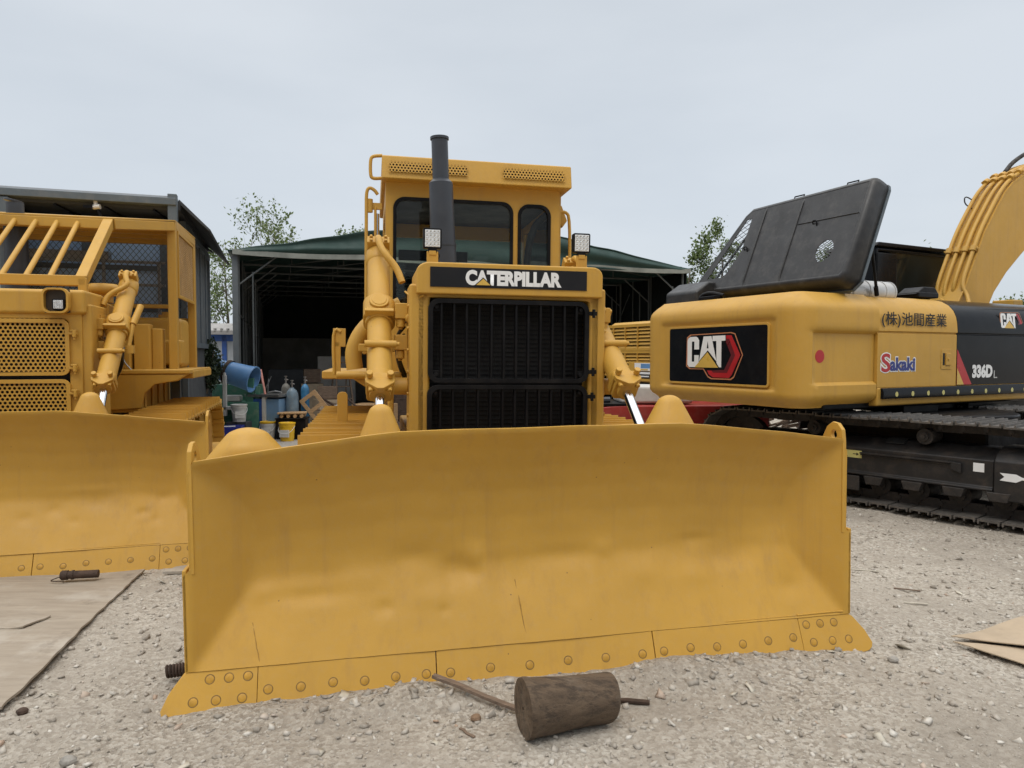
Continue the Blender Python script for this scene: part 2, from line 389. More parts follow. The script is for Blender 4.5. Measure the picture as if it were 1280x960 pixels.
# sun slightly behind the camera's left, high, veiled by cloud
az = radians(SUN_ROT); el = radians(SUN_EL)
d = Vector((sin(az)*cos(el), cos(az)*cos(el), sin(el)))
so.rotation_euler = d.to_track_quat('Z', 'Y').to_euler()
cam = bpy.data.cameras.new('camera'); cam.sensor_width = 36; cam.lens = 890/1280*36; cam.clip_end = 2000; cam.clip_start = .05
co = bpy.data.objects.new('camera', cam); COL.objects.link(co); co.location = (0, 0, 1.72)
co.rotation_euler = (pi/2-.040, 0, 0); scene.camera = co
scene.view_settings.view_transform = 'Standard'; scene.view_settings.look = 'None'
scene.view_settings.exposure = .12; scene.view_settings.gamma = 1; scene.view_settings.use_curve_mapping = False
scene.cycles.max_bounces = 6; scene.cycles.transparent_max_bounces = 12

# ------------------------------------------------------------------ ground
BX, BY, BTH = .198, 3.815, .194          # main blade centre
def to_world(P, x, y):
    c, s_ = cos(P[2]), sin(P[2]); return (P[0]+x*c-y*s_, P[1]+x*s_+y*c)
def to_local(P, X, Y):
    c, s_ = cos(P[2]), sin(P[2]); dx, dy = X-P[0], Y-P[1]; return (dx*c+dy*s_, -dx*s_+dy*c)
PMAIN = (BX, BY, BTH); PLEFT = (-4.326, 5.356, .279)
def fbm(x, y, s, o=4, seed=0): return noise.fractal(Vector((x*s+seed, y*s, seed*.37)), .9, 2.1, o)
def ground_h(x, y):
    r = math.hypot(x, y-5)
    h = .03*fbm(x, y, .35, 3, 3)*min(1, 1)
    if r < 30:
        for tx in (2.15, 2.75, -2.0, -2.6):
            q = x-tx-.12*(y-4)-.05*sin(y*.8+tx); h -= .016*math.exp(-(q/.13)**2)*(.6+.4*noise.noise(Vector((x*.8, y*.8, tx))))
    if r < 14: h += .010*fbm(x, y, 3.5, 4, 7) + .006*noise.noise(Vector((x*17, y*17, 1))) + .007*noise.noise(Vector((x*38, y*38, 5)))
    lx, ly = to_local(PMAIN, x, y)
    if abs(lx) < 2.3 and -.9 < ly < .3:       # gravel shoved up against the cutting edge
        a = math.exp(-((ly+.17)/.15)**2)
        amp = .028+.035*max(0, noise.noise(Vector((lx*1.8, 2.2, 0)))+.25)
        amp += .035*math.exp(-((lx-.62)/.22)**2)+.03*math.exp(-((lx+.72)/.12)**2)
        if abs(lx) > 1.45: amp *= max(0, 1-(abs(lx)-1.45)/.35)*.7
        h += amp*a*(1+.35*noise.noise(Vector((x*12, y*12, 9))))
    h -= .012
    return h
def grid_axis(lo, hi, step, far):
    a = list(np.arange(lo, hi+1e-6, step)); s = step; x = hi
    up = []
    while x < far: s *= 1.22; x += s; up.append(x)
    s = step; x = lo; dn = []
    while x > -far: s *= 1.22; x -= s; dn.append(x)
    return dn[::-1]+a+up
gx = grid_axis(-4.2, 4.6, .027, 400); gy = grid_axis(2.4, 9.5, .03, 400)
nx, ny = len(gx), len(gy)
gv = [(x, y, ground_h(x, y)) for y in gy for x in gx]
idx = np.arange(nx*ny).reshape(ny, nx)
fq = np.stack([idx[:-1, :-1], idx[:-1, 1:], idx[1:, 1:], idx[1:, :-1]], -1).reshape(-1, 4)
me = bpy.data.meshes.new('ground'); me.vertices.add(len(gv)); me.vertices.foreach_set('co', np.array(gv, dtype=np.float32).ravel())
me.loops.add(fq.size); me.loops.foreach_set('vertex_index', fq.ravel().astype(np.int32))
me.polygons.add(len(fq)); me.polygons.foreach_set('loop_start', np.arange(0, fq.size, 4, dtype=np.int32))
me.update(); me.validate()
g = finish('ground', me, 'gravel', fixn=False, angle=180); tag(g, kind='structure')

# loose stones
def stones(name, n, box, smin, smax, seed, pw=3.2, m='stone', flat=1.):
    rs = np.random.RandomState(seed)
    base = [(x*.72, y*.72, z*.8) for z in (-1, 1) for x, y in ((-1, -1), (1, -1), (1, 1), (-1, 1))]
    base = np.array(base)
    F = [(0, 2, 1), (0, 3, 2), (4, 5, 6), (4, 6, 7), (0, 1, 5), (0, 5, 4), (1, 2, 6), (1, 6, 5), (2, 3, 7), (2, 7, 6), (3, 0, 4), (3, 4, 7)]
    F = np.array(F); V = []; FF = []; k = 0
    while k < n:
        y = box[2]+(box[3]-box[2])*rs.rand()**1.9; x = box[0]+(box[1]-box[0])*rs.rand()
        if abs(x) > y*.78+.3: continue
        lx, ly = to_local(PMAIN, x, y)
        if abs(lx) < 1.95 and -.07 < ly < .6: continue
        s = smin+(smax-smin)*rs.rand()**pw
        if abs(lx) < 1.5 and -.42 < ly <= -.07 and rs.rand() < .7: s *= 1.35
        b = base*(1+rs.uniform(-.5, .42, (8, 1)))*np.array([s*rs.uniform(.7, 1.3), s*rs.uniform(.7, 1.3), s*rs.uniform(.3, .7)*flat])
        R = np.array(Euler((rs.uniform(-.6, .6), rs.uniform(-.6, .6), rs.uniform(0, 6.3))).to_matrix())
        b = b @ R.T + np.array([x, y, ground_h(x, y)+s*.12])
        V.append(b); FF.append(F+8*k); k += 1
    V = np.concatenate(V).astype(np.float32); FF = np.concatenate(FF).astype(np.int32)
    me = bpy.data.meshes.new(name); me.vertices.add(len(V)); me.vertices.foreach_set('co', V.ravel())
    me.loops.add(FF.size); me.loops.foreach_set('vertex_index', FF.ravel()); me.polygons.add(len(FF))
    me.polygons.foreach_set('loop_start', np.arange(0, FF.size, 3, dtype=np.int32)); me.update(); me.validate()
    return finish(name, me, m, smooth=False, fixn=False)
st = stones('gravel', 34000, (-7, 8, 2.4, 9.5), .0025, .021, 3, 6.5)
tag(st, 'loose grey gravel and crushed stone scattered over the yard', 'gravel', kind='stuff')
st2 = stones('wood_chip', 260, (-5, 6, 2.5, 8.5), .008, .04, 11, 3.0, 'beige', .25)
tag(st2, 'pale splinters and chips scattered on the gravel', 'debris', kind='stuff')

# ------------------------------------------------------------------ track builder
def make_track(x0, x1, yf, yr, r, zc, pitch=.2, mtx=None, sm='yellow', gro=.05, name='track_chain', parent=None, sprk=True, dark=False, linkm=None):
    mb = MB(mtx); lk = MB(mtx)
    straight = yr-yf; per = 2*straight+2*pi*r; n = int(round(per/pitch)); p = per/n
    def at(s):
        s %= per
        if s < straight: return (yf+s, zc+r, (1, 0), (0, 1))
        s -= straight
        if s < pi*r:
            a = pi/2-s/r; return (yr+r*cos(a), zc+r*sin(a), (sin(a), -cos(a)), (cos(a), sin(a)))
        s -= pi*r
        if s < straight: return (yr-s, zc-r, (-1, 0), (0, -1))
        s -= straight; a = -pi/2-s/r
        return (yf+r*cos(a), zc+r*sin(a), (sin(a), -cos(a)), (cos(a), sin(a)))
    for i in range(n):
        y, z, t, nn = at(i*p)
        jit = random.uniform(-.006, .006)
        def P(x, u, v): return (x, y+t[0]*u+nn[0]*v, z+t[1]*u+nn[1]*v+jit)
        h = p*.49
        def bx(mb_, xa, xb, u0, u1, v0, v1, u0t=None, u1t=None):
            u0t = u0 if u0t is None else u0t; u1t = u1 if u1t is None else u1t
            vs = [P(xa, u0, v0), P(xb, u0, v0), P(xb, u1, v0), P(xa, u1, v0), P(xa, u0t, v1), P(xb, u0t, v1), P(xb, u1t, v1), P(xa, u1t, v1)]
            mb_.add(vs, [(3,2,1,0),(4,5,6,7),(0,1,5,4),(1,2,6,5),(2,3,7,6),(3,0,4,7)])
        h2 = h*.93
        bx(mb, x0, x1, -h2, h2, -.018, .0)
        if gro > .04:
            bx(mb, x0, x1, -h2, -h2+.04, 0, gro, -h2+.004, -h2+.022)
            bx(mb, x0, x1, h2-.05, h2+.01, -.04, .012, h2-.04, h2)
        else:
            for q in (-.95, -.1, .75): bx(mb, x0, x1, h*q, h*q+.02, 0, gro, h*q+.004, h*q+.015)
        cx = (x0+x1)/2
        for sx in (-.13, .1):
            bx(lk, cx+sx, cx+sx+.03, -h*.98, h*.98, -.12, -.018)
        lk.cyl(P(cx-.14, -h, -.075), P(cx+.14, -h, -.075), .028, n=8)
    o = mb.build(name, sm, parent, angle=25)
    o2 = lk.build('chain_link', linkm or sm, o, angle=25)
    return o
def wheel(mb, cx, w, y, z, r, n=26):
    mb.cyl((cx-w/2, y, z), (cx+w/2, y, z), r, n=n)
    mb.cyl((cx-w/2-.03, y, z), (cx+w/2+.03, y, z), r*.55, n=n)
    mb.cyl((cx-w/2-.05, y, z), (cx+w/2+.05, y, z), r*.25, n=n)

def perforated(name, x0, x1, z0, z1, pitch, hr, mtx, m, parent):
    """sheet with a real staggered pattern of round holes; hexagonal cells"""
    mb = MB(mtx); dx = pitch; dz = pitch*sqrt(3)/2; row = 0; z = z0+dz/2
    while z < z1:
        x = x0+dx/2+(dx/2 if row % 2 else 0)
        while x < x1-dx*.3:
            R = pitch/sqrt(3)*1.002; vo = []; vi = []; vb = []
            for k in range(12):
                a = pi/6*k
                rr = R if k % 2 == 1 else R*cos(pi/6)
                vo.append((x+rr*cos(a), z+rr*sin(a), 0)); vi.append((x+hr*cos(a), z+hr*sin(a), 0)); vb.append((x+hr*cos(a), z+hr*sin(a), -.006))
            fs = [(k, (k+1) % 12, 12+(k+1) % 12, 12+k) for k in range(12)]+[(12+k, 12+(k+1) % 12, 24+(k+1) % 12, 24+k) for k in range(12)]
            mb.add(vo+vi+vb, fs)
            x += dx
        z += dz; row += 1
    return mb.build(name, m, parent, smooth=False)

# ------------------------------------------------------------------ dozer blade
def make_blade(root, half, zseam, zc, zend, kc, lean, dents, Y, seams, gussets, tilt=0, seed=0, seams_extra=()):
    NX, NZ = 260, 70; TOPY = .0
    def half_at(z):
        t = (z-zseam)/(zend-zseam)
        q = max(0, min(1, (t-.455)/.035)); e = half+.03*(1-q*q*(3-2*q))
        e += .006*noise.noise(Vector((z*6, seed, 0)))
        if t > .93: e -= (t-.93)/.07*.03
        return e
    def prof(t):           # concavity 0..1 of height
        pts = [(0, .0), (.12, .075), (.25, .158), (.335, .212), (.36, .222), (.45, .230), (.56, .225), (.69, .195), (.80, .145), (.90, .078), (1, -.01)]
        for (a, b), (c, d_) in zip(pts, pts[1:]):
            if t <= c:
                u = (t-a)/(c-a); return b+(d_-b)*u
        return pts[-1][1]
    tt = np.linspace(0, 1, 200); pv = np.array([prof(t) for t in tt]); ker = np.ones(7)/7
    pv2 = np.convolve(np.pad(pv, 3, 'edge'), ker, 'valid'); pv2[0] = 0
    def P_(t): return float(np.interp(t, tt, pv2))
    front = []; 
    for j in range(NZ+1):
        t = j/NZ
        for i in range(NX+1):
            u = -1+2*i/NX
            u = u*(1+.0)                       # even spacing
            z0 = zseam; 
            # top line: level in the centre, falling towards the ends
            e = half; xx = u*e
            ax = abs(xx)
            ztop = zc if ax < kc else zc-(zc-zend)*((ax-kc)/(half-kc))**1.15
            ztop += .004*noise.noise(Vector((xx*3, seed+4, 0)))
            z = z0+(ztop-z0)*t
            ee = half_at(z); x = u*ee
            c = P_(max(0, min(1, t+(.030*noise.noise(Vector((xx*1.9, seed+9, 0)))+.016*noise.noise(Vector((xx*6.5, seed+5, 0)))+.008*noise.noise(Vector((xx*15, seed+5, 0))))*math.sin(pi*t)**.7)))*.90
            dist = max(0, (half-.004-abs(x))*.74)
            k = .022                           # soft crease where the end plate meets the mouldboard
            hh = max(0, min(1, .5+.5*(dist-c)/k)); y = dist*(1-hh)+c*hh-k*hh*(1-hh)
            y = max(0, y)
            for (dx, dz, rx, rz, am) in dents:
                q = ((x-dx)/rx)**2+((z-dz)/rz)**2
                if q < 9: y += am*math.exp(-q)
            wv = min(1, dist/.05)
            y += wv*(.006*noise.noise(Vector((x*1.7, z*3, seed+1)))+.0022*noise.noise(Vector((x*7, z*7, seed+2))))
            y += lean*t
            front.append((x, y, z))
    W = NX+1
    faces = [(j*W+i, j*W+i+1, (j+1)*W+i+1, (j+1)*W+i) for j in range(NZ) for i in range(NX)]
    th = .035; nF = len(front)
    back = [(x*(1 if abs(x) < half-.03 else .995), y+th, z) for x, y, z in front]
    fb = [tuple(reversed([q+nF for q in f])) for f in faces]
    edge = []
    for i in range(NX): edge.append((NZ*W+i, NZ*W+i+1, nF+NZ*W+i+1, nF+NZ*W+i)); edge.append((i+1, i, nF+i, nF+i+1))
    for j in range(NZ): edge.append((j*W, (j+1)*W, nF+(j+1)*W, nF+j*W)); edge.append(((j+1)*W+NX, j*W+NX, nF+j*W+NX, nF+(j+1)*W+NX))
    mb = MB(); mb.add(front+back, faces+fb+edge)
    bl = mb.build('blade', Y, root, angle=50)
    # welded joint lines on the mouldboard
    def surf(x, z):
        ax = abs(x); ztop = zc if ax < kc else zc-(zc-zend)*((ax-kc)/(half-kc))**1.15
        j = max(0, min(NZ, int(round((z-zseam)/(ztop-zseam)*NZ)))); i = max(0, min(NX, int(round((x/half_at(z)+1)/2*NX)))); return front[j*W+i][1]
    for (xa, za, xb, zb_, rr) in seams_extra:
        m_ = MB(); pts = []
        for k in range(9):
            t = k/8; x = xa+(xb-xa)*t+.004*noise.noise(Vector((t*5, xa, 0))); z = za+(zb_-za)*t; pts.append((x, surf(x, z)-.0003, z))
        m_.tube(pts, rr, 6); m_.build('weld_line', 'weldmat' if rr < .0025 else Y, bl, angle=80)
    # ears / end plates above the top corners
    for s_ in (-1, 1):
        zt = zend
        ol = [(.0, zt-.56), (.0, zt-.02), (.01, zt+.05), (.05, zt+.085), (.10, zt+.09), (.15, zt+.06), (.19, zt-.0), (.215, zt-.1), (.23, zt-.3), (.25, zt-.56)]
        mtx = Matrix.Translation((s_*(half-.012), lean+.005, 0)) @ Matrix.Rotation(pi/2, 4, 'Z') @ Matrix.Rotation(pi/2, 4, 'X')
        plate('end_plate', [ol, circ(.085, zt+.015, .026, 16)], .024, mtx, Y, bl, bevel=.005)
        sp_ = MB(); sp_.box(min(s_*(half+.014), s_*(half+.034)), max(s_*(half+.014), s_*(half+.034)), .0, .24, zseam, zend-.535); sp_.build('end_plate', Y, bl, bevel=.005)
    # back ribs and gussets that stand above the top edge
    for (gx_, gw, gz, gy, sy) in gussets:
        g_ = MB(); rings = []
        for t in [0, .3, .5, .65, .75, .83, .89, .93, .96, .98, .992, 1]:
            zz = gz-.32+.32*t
            f = max(.04, math.sqrt(max(0, 1-max(0, (t-.80)/.20)**2)))
            dz = .32*(1-t)+.0008
            q_ = min(1, dz/.035); wx = min(.32, gw*math.sqrt(max(0.0004, 1-(1-q_)**2))+sy*max(0, dz-.012))
            wy = min(.15, wx*.85)
            rings.append([(gx_+wx*cos(2*pi*k/24)*(1), gy+wy*sin(2*pi*k/24), zz) for k in range(24)])
        g_.loft(rings); g_.build('gusset', Y, bl, angle=60)
    r_ = MB(); r_.box(-half+.35, half-.35, .30, .5, .35, .6); r_.box(-half+.35, half-.35, .32, .45, .85, 1.0)
    r_.build('back_rib', Y, bl, bevel=.01)
    # cutting edge: three centre sections, two end bits
    a = seams[-1]; zb = -.03; yb = -.085
    def sect(name, xa, xb, xa2=None, xb2=None, end=0):
        q = 14
        xa2 = xa if xa2 is None else xa2; xb2 = xb if xb2 is None else xb2
        mb = MB(); rows = []
        ol = []
        if end == 0: ol = [(xa, 0), (xb, 0), (xb2, 1), (xa2, 1)]
        else:
            s_ = end; e0 = half+.015; e1 = half+.135
            ol = [(s_*a, 0), (s_*(e1-.06), 0)]
            ol += [(s_*(e1-.06+.06*sin(t*pi/2)), .22*(1-cos(t*pi/2))) for t in (.33, .66, 1)]
            ol += [(s_*(e1-.03), .55), (s_*(e0+.03), .93), (s_*(e0+.01), 1), (s_*a, 1)]
            if s_ < 0: ol = ol[::-1]
        f = lambda x, v, d_: (x, yb+(0-yb)*v-d_+.012+.014, zb+(zseam-.003-zb)*v)
        n = len(ol)
        vs = [f(x, v, .022) for x, v in ol]+[f(x, v, -.02) for x, v in ol]
        fs = [tuple(range(n)), tuple(range(2*n-1, n-1, -1))]+[((i+1) % n, i, n+i, n+(i+1) % n) for i in range(n)]
        mb.add(vs, fs); return mb.build(name, Y, bl, bevel=.002)
    gp = .0025
    for xa, xb in zip(seams, seams[1:]):
        ce = sect('cutting_edge', xa+gp, xb-gp)
        nb = 6
        for i in range(nb):
            bx_ = xa+(xb-xa)*(.06+.88*i/(nb-1)); bolt(ce, bx_, .5+.03*random.uniform(-1, 1), yb, zb, zseam, Y)
    for s_ in (-1, 1):
        eb = sect('end_bit', 0, 0, end=s_)
        for v, off in ((.82, 0), (.36, .04)):
            for k in range(3): bolt(eb, s_*(a+.045+off*(1 if k else .6)+k*(.09+off*.4)), v, yb, zb, zseam, Y)
    return bl
def bolt(par, x, v, yb, zb, zs, Y):
    y = yb*(1-v)+.012+.014-.022; z = zb+(zs-.003-zb)*v
    nrm = Vector((0, -(zs-zb), -yb)).normalized()
    p = Vector((x, y, z))
    mb = MB(); a = Vector((1, 0, 0)); b = nrm.cross(a)
    n = 18; rings = []
    for r, h in ((.0215, .0008), (.0215, -.012), (.0165, -.012), (.0165, -.002), (.001, .0015)):
        rings.append([p+nrm*(h+.0006)+(a*cos(2*pi*k/n)+b*sin(2*pi*k/n))*r for k in range(n)])
    # countersunk ring: a groove drawn by a thin raised lip around a plug
    rings = [[p+nrm*h+(a*cos(2*pi*k/n)+b*sin(2*pi*k/n))*r for k in range(n)] for r, h in ((.0245, 0.0004), (.0235, .0008), (.0208, .0008), (.0200, .0004))]
    mb.loft(rings, caps=False); mb.build('bolt_ring', 'ringmat', par, angle=60)
    mb2 = MB(); rings = [[p+nrm*h+(a*cos(2*pi*k/n)+b*sin(2*pi*k/n))*r for k in range(n)] for r, h in ((.0195, .0006), (.0192, .0008), (.002, .0008))]
    mb2.loft(rings, caps=False); mb2.build('bolt_head', 'plug', par, angle=60)
M['weldmat'] = mat('weld_line_paint', (.34, .19, .035), .6, var=.3, scale=30)
M['plug'] = mat('bolt_plug_paint', (.47, .25, .028), .55, var=.25, scale=25)
M['ringmat'] = mat('bolt_gap_paint', (.20, .115, .028), .65, var=.3, scale=30)
M['boltmat'] = mat('scuffed_bolt_paint', (.14, .085, .03), .7, var=.3, scale=30)

# ------------------------------------------------------------------ lift cylinder (trunnion mounted on the radiator guard)
def lift_cylinder(root, s_, x, ytop, ztop, ytr, ztr, ygl, zgl, yend, zend_, Y, xg=None, xe=None):
    xg = x if xg is None else xg; xe = xg if xe is None else xe
    top = Vector((x, ytop, ztop)); gl = Vector((xg, ygl, zgl)); tr = top.lerp(gl, (ztop-ztr)/(ztop-zgl)); en = Vector((xe, yend, zend_))
    ax = (gl-top).normalized()
    b = MB(); b.cyl(top+ax*.03, gl, .083, n=32)
    root_c = b.build('lift_cylinder', Y, root, angle=40)
    side = Vector((1, 0, 0)); fw = side.cross(ax).normalized()
    if fw.y > 0: fw = -fw
    R = Matrix((side, -fw, -ax)).transposed().to_4x4()
    # yoke
    y_ = MB(Matrix.Translation(tr) @ R)
    y_.prism(rrect(-.112, .112, -.118, .12, .09, 7), -.08, .08, 'z')
    y_.cyl((0, -.10, .0), (0, -.137, .0), .068, n=24); y_.cyl((0, -.13, 0), (0, -.142, 0), .052, n=24)
    y_.cyl((-.13, 0, 0), (-.22 if s_ > 0 else -.13, 0, 0), .05); y_.cyl((.13, 0, 0), (.22 if s_ < 0 else .13, 0, 0), .05)
    y_.box(-.10, .10, -.135, -.08, -.11, -.08); y_.cyl((0, 0, -.115), (0, 0, .115), .098, n=28)
    y_.build('trunnion_yoke', Y, root_c, bevel=.016, seg=3)
    t_ = MB(Matrix.Translation(top) @ R)
    t_.lathe([(.05, .10), (.075, .085), (.09, .06), (.095, .02), (.095, -.06), (.083, -.08)][::-1], n=24)
    t_.box(-.085, .085, -.12, -.0, .045, .12)
    for sx in (-.055, .055):
        for zz in (.06, .105): t_.cyl((sx, -.115, zz), (sx, -.14, zz), .014, n=6)
    t_.build('head_cap', Y, root_c, bevel=.008)
    p_ = MB(Matrix.Translation(top) @ R)
    p_.tube([(-.0, -.12, .09), (.0, -.16, .05), (.01, -.165, -.05), (.05, -.15, -.14), (-s_*.13, -.1, -.22), (-s_*.17, -.05, -.33)], .026, 12, 2)
    p_.build('oil_pipe', Y, root_c, angle=60)
    g_ = MB(Matrix.Translation(gl) @ R)
    g_.prism(rrect(-.093, .093, -.09, .09, .03, 4), .0, .055, 'z'); g_.prism(rrect(-.088, .088, -.085, .085, .03, 4), -.045, -.012, 'z'); g_.cyl((0, 0, -.075), (0, 0, 0), .07); g_.cyl((0, 0, .05), (0, 0, .10), .088, n=28)
    g_.prism([(-.098, .0), (.098, .0), (.09, -.035), (0.02, -.085), (-.02, -.085), (-.09, -.035)], -.098, -.06, 'y')
    for sx in (-.066, .066):
        g_.cyl((sx, -.10, .01), (sx, -.145, .01), .022, n=12); g_.cyl((sx*.9, -.06, -.02), (sx*.9, -.06, -.08), .018, n=6)
    g_.build('gland', Y, root_c, bevel=.006)
    m_ = MB(Matrix.Translation(tr*.45+gl*.55) @ R); m_.cyl((-.1, -.088, 0), (.11, -.088, 0), .024); m_.cyl((.11, -.088, 0), (.13, -.088, 0), .014)
    m_.build('pin_boss', Y, root_c, angle=40)
    r_ = MB(); r_.cyl(gl, en, .034, n=24); r_.build('rod', 'chrome', root_c, angle=40)
    e_ = MB(); e_.cyl(en-Vector((.09, 0, 0)), en+Vector((.09, 0, 0)), .07); e_.build('rod_eye', Y, root_c, angle=40)
    return root_c

def work_light(root, x, y, z, w_, h_, bracket_z=None, name='work_light', Y='yellow', yaw=0, tilt=0):
    mt = Matrix.Translation((x, y, z)) @ Matrix.Rotation(yaw, 4, 'Z') @ Matrix.Rotation(tilt, 4, 'Y')
    b = MB(mt); b.prism(rrect(-w_/2, w_/2, -h_/2, h_/2, .012, 4), -.0, .05, 'y')
    for k in range(5): b.box(-w_/2+.01, w_/2-.01, .05, .075, -h_/2+.015+k*h_*.2, -h_/2+.02+k*h_*.2)
    lo = b.build(name, 'black', root, bevel=.004)
    l_ = MB(mt); l_.box(-w_/2+.012, w_/2-.012, -.004, .001, -h_/2+.012, h_/2-.012)
    n = 4
    for i in range(n):
        for j in range(n if h_ > w_*.8 else 3):
            nj = n if h_ > w_*.8 else 3
            cx = -w_/2+.012+(w_-.024)*(i+.5)/n; cz = -h_/2+.012+(h_-.024)*(j+.5)/nj
            r = (w_-.024)/n*.42
            l_.lathe([(r*.4, 0.0), (r*.9, .006), (r, .0)][::-1], n=12, mtx=Matrix.Translation((cx, -.004, cz)) @ Matrix.Rotation(pi/2, 4, 'X'))
    l_.build('lens', 'lens', lo, angle=40)
    if bracket_z is not None:
        k_ = MB(mt); k_.box(-.03, .03, .0, .03, -h_/2-.03, -h_/2); k_.build('mount', 'black', lo)
        s_ = MB(); s_.box(x-.04, x+.04, y, y+.01, bracket_z, z-h_/2-.02); s_.box(x-.025, x+.025, y-.006, y+.03, z-h_/2-.045, z-h_/2-.015)
        s_.build('bracket', Y, lo, bevel=.003)
        c_ = MB(); c_.tube([(x+.02, y+.03, z-h_/2), (x+.06, y+.04, z-h_/2-.04), (x+.03, y+.04, z-h_/2-.09), (x, y+.05, bracket_z)], .005, 6, 2); c_.build('cable', 'rubber', lo)
    return lo

def dozer_core(root, Y, kind):
    """tracks, engine body, radiator guard shared by both machines"""
    for s_ in (-1, 1):
        xs = sorted((s_*.9, s_*1.47))
        tr = make_track(xs[0], xs[1], 1.68, 4.55, .49, .56, .212, None, Y, .082, 'track', root)
        cx = s_*1.18
        w_ = MB(); wheel(w_, cx, .16, 1.68, .56, .36); w_.build('idler', Y, tr, angle=35)
        w_ = MB(); wheel(w_, cx, .1, 4.55, .56, .38); w_.build('sprocket', Y, tr, angle=35)
        for k in range(7): w_ = MB(); wheel(w_, cx, .2, 2.2+k*.31, .24, .12, 16); w_.build('track_roller', Y, tr, angle=35)
        f_ = MB(); f_.box(min(cx-.13, cx+.13), max(cx-.13, cx+.13), 1.8, 4.4, .38, .78)
        f_.build('track_frame', Y, tr, bevel=.02)
        pa = MB(); pa.box(min(s_*1.55, s_*1.72), max(s_*1.55, s_*1.72), .28, 3.1, .38, .6)
        pa.cyl((s_*1.45, 3.1, .49), (s_*1.78, 3.1, .49), .16)
        pa.box(min(s_*1.5, s_*1.76), max(s_*1.5, s_*1.76), .24, .42, .3, .75)
        pa.build('push_arm', Y, root, bevel=.015)
    b = MB(); b.box(-.62, .62, 1.5, 4.9, .5, 1.0); b.box(-.48, .48, 1.5, 3.0, 1.0, 1.7)
    b.build('main_frame', Y, root, bevel=.02)

def hinge(par, x, y, z, Y, s_=1):
    h = MB(); h.box(x-.02*s_, x+.055*s_, y-.02, y+.005, z-.012, z+.012); h.cyl((x+.03*s_, y-.02, z-.035), (x+.03*s_, y-.02, z+.03), .017, n=12)
    h.box(x-.005*s_, x+.05*s_, y-.028, y+.0, z+.018, z+.034); h.cyl((x+.03*s_, y-.02, z-.06), (x+.03*s_, y-.02, z-.035), .011, n=6)
    return h.build('hinge', Y, par, bevel=.003)
def side_fittings(root, s_, Y):
    """castings and bolts on the radiator guard flank"""
    X = s_*.70
    for zz, yy in ((2.02, 1.42), (1.80, 1.45)):
        o = MB()
        o.box(min(X, X+s_*.09), max(X, X+s_*.09), yy-.07, yy+.08, zz-.05, zz+.06)
        o.cyl((X+s_*.05, yy-.03, zz-.11), (X+s_*.05, yy-.03, zz-.05), .03, n=14)
        o.cyl((X+s_*.05, yy-.03, zz-.125), (X+s_*.05, yy-.03, zz-.11), .018, n=6)
        o.build('bolted_casting', Y, root, bevel=.01)
    o = MB()
    o.cyl((X-s_*.02, 1.32, 1.97), (X+s_*.02, 1.55, 2.0), .035)
    o.cyl((X+s_*.0, 1.3, 1.5), (X+s_*.12, 1.3, 1.5), .06); o.cyl((X+s_*.12, 1.3, 1.5), (X+s_*.14, 1.3, 1.5), .03, n=6)
    o.build('pipe_stub', Y, root, bevel=.01)
    for k in range(6):
        o = MB(); o.cyl((X-s_*.01, 1.24, 1.3+k*.15), (X+s_*.012, 1.24, 1.3+k*.15), .013, n=6); o.build('guard_bolt', Y, root)
    # hydraulic hoses along the flank
    for j in range(2):
        o = MB(); o.tube([(X+s_*.02, 1.50, 1.92-.06*j), (X+s_*.07, 1.62, 1.86-.05*j), (X+s_*.05, 1.9, 1.7-.05*j), (X-s_*.05, 2.3, 1.5-.04*j)], .014, 8, 2); o.build('hose', 'rubber', root, angle=60)

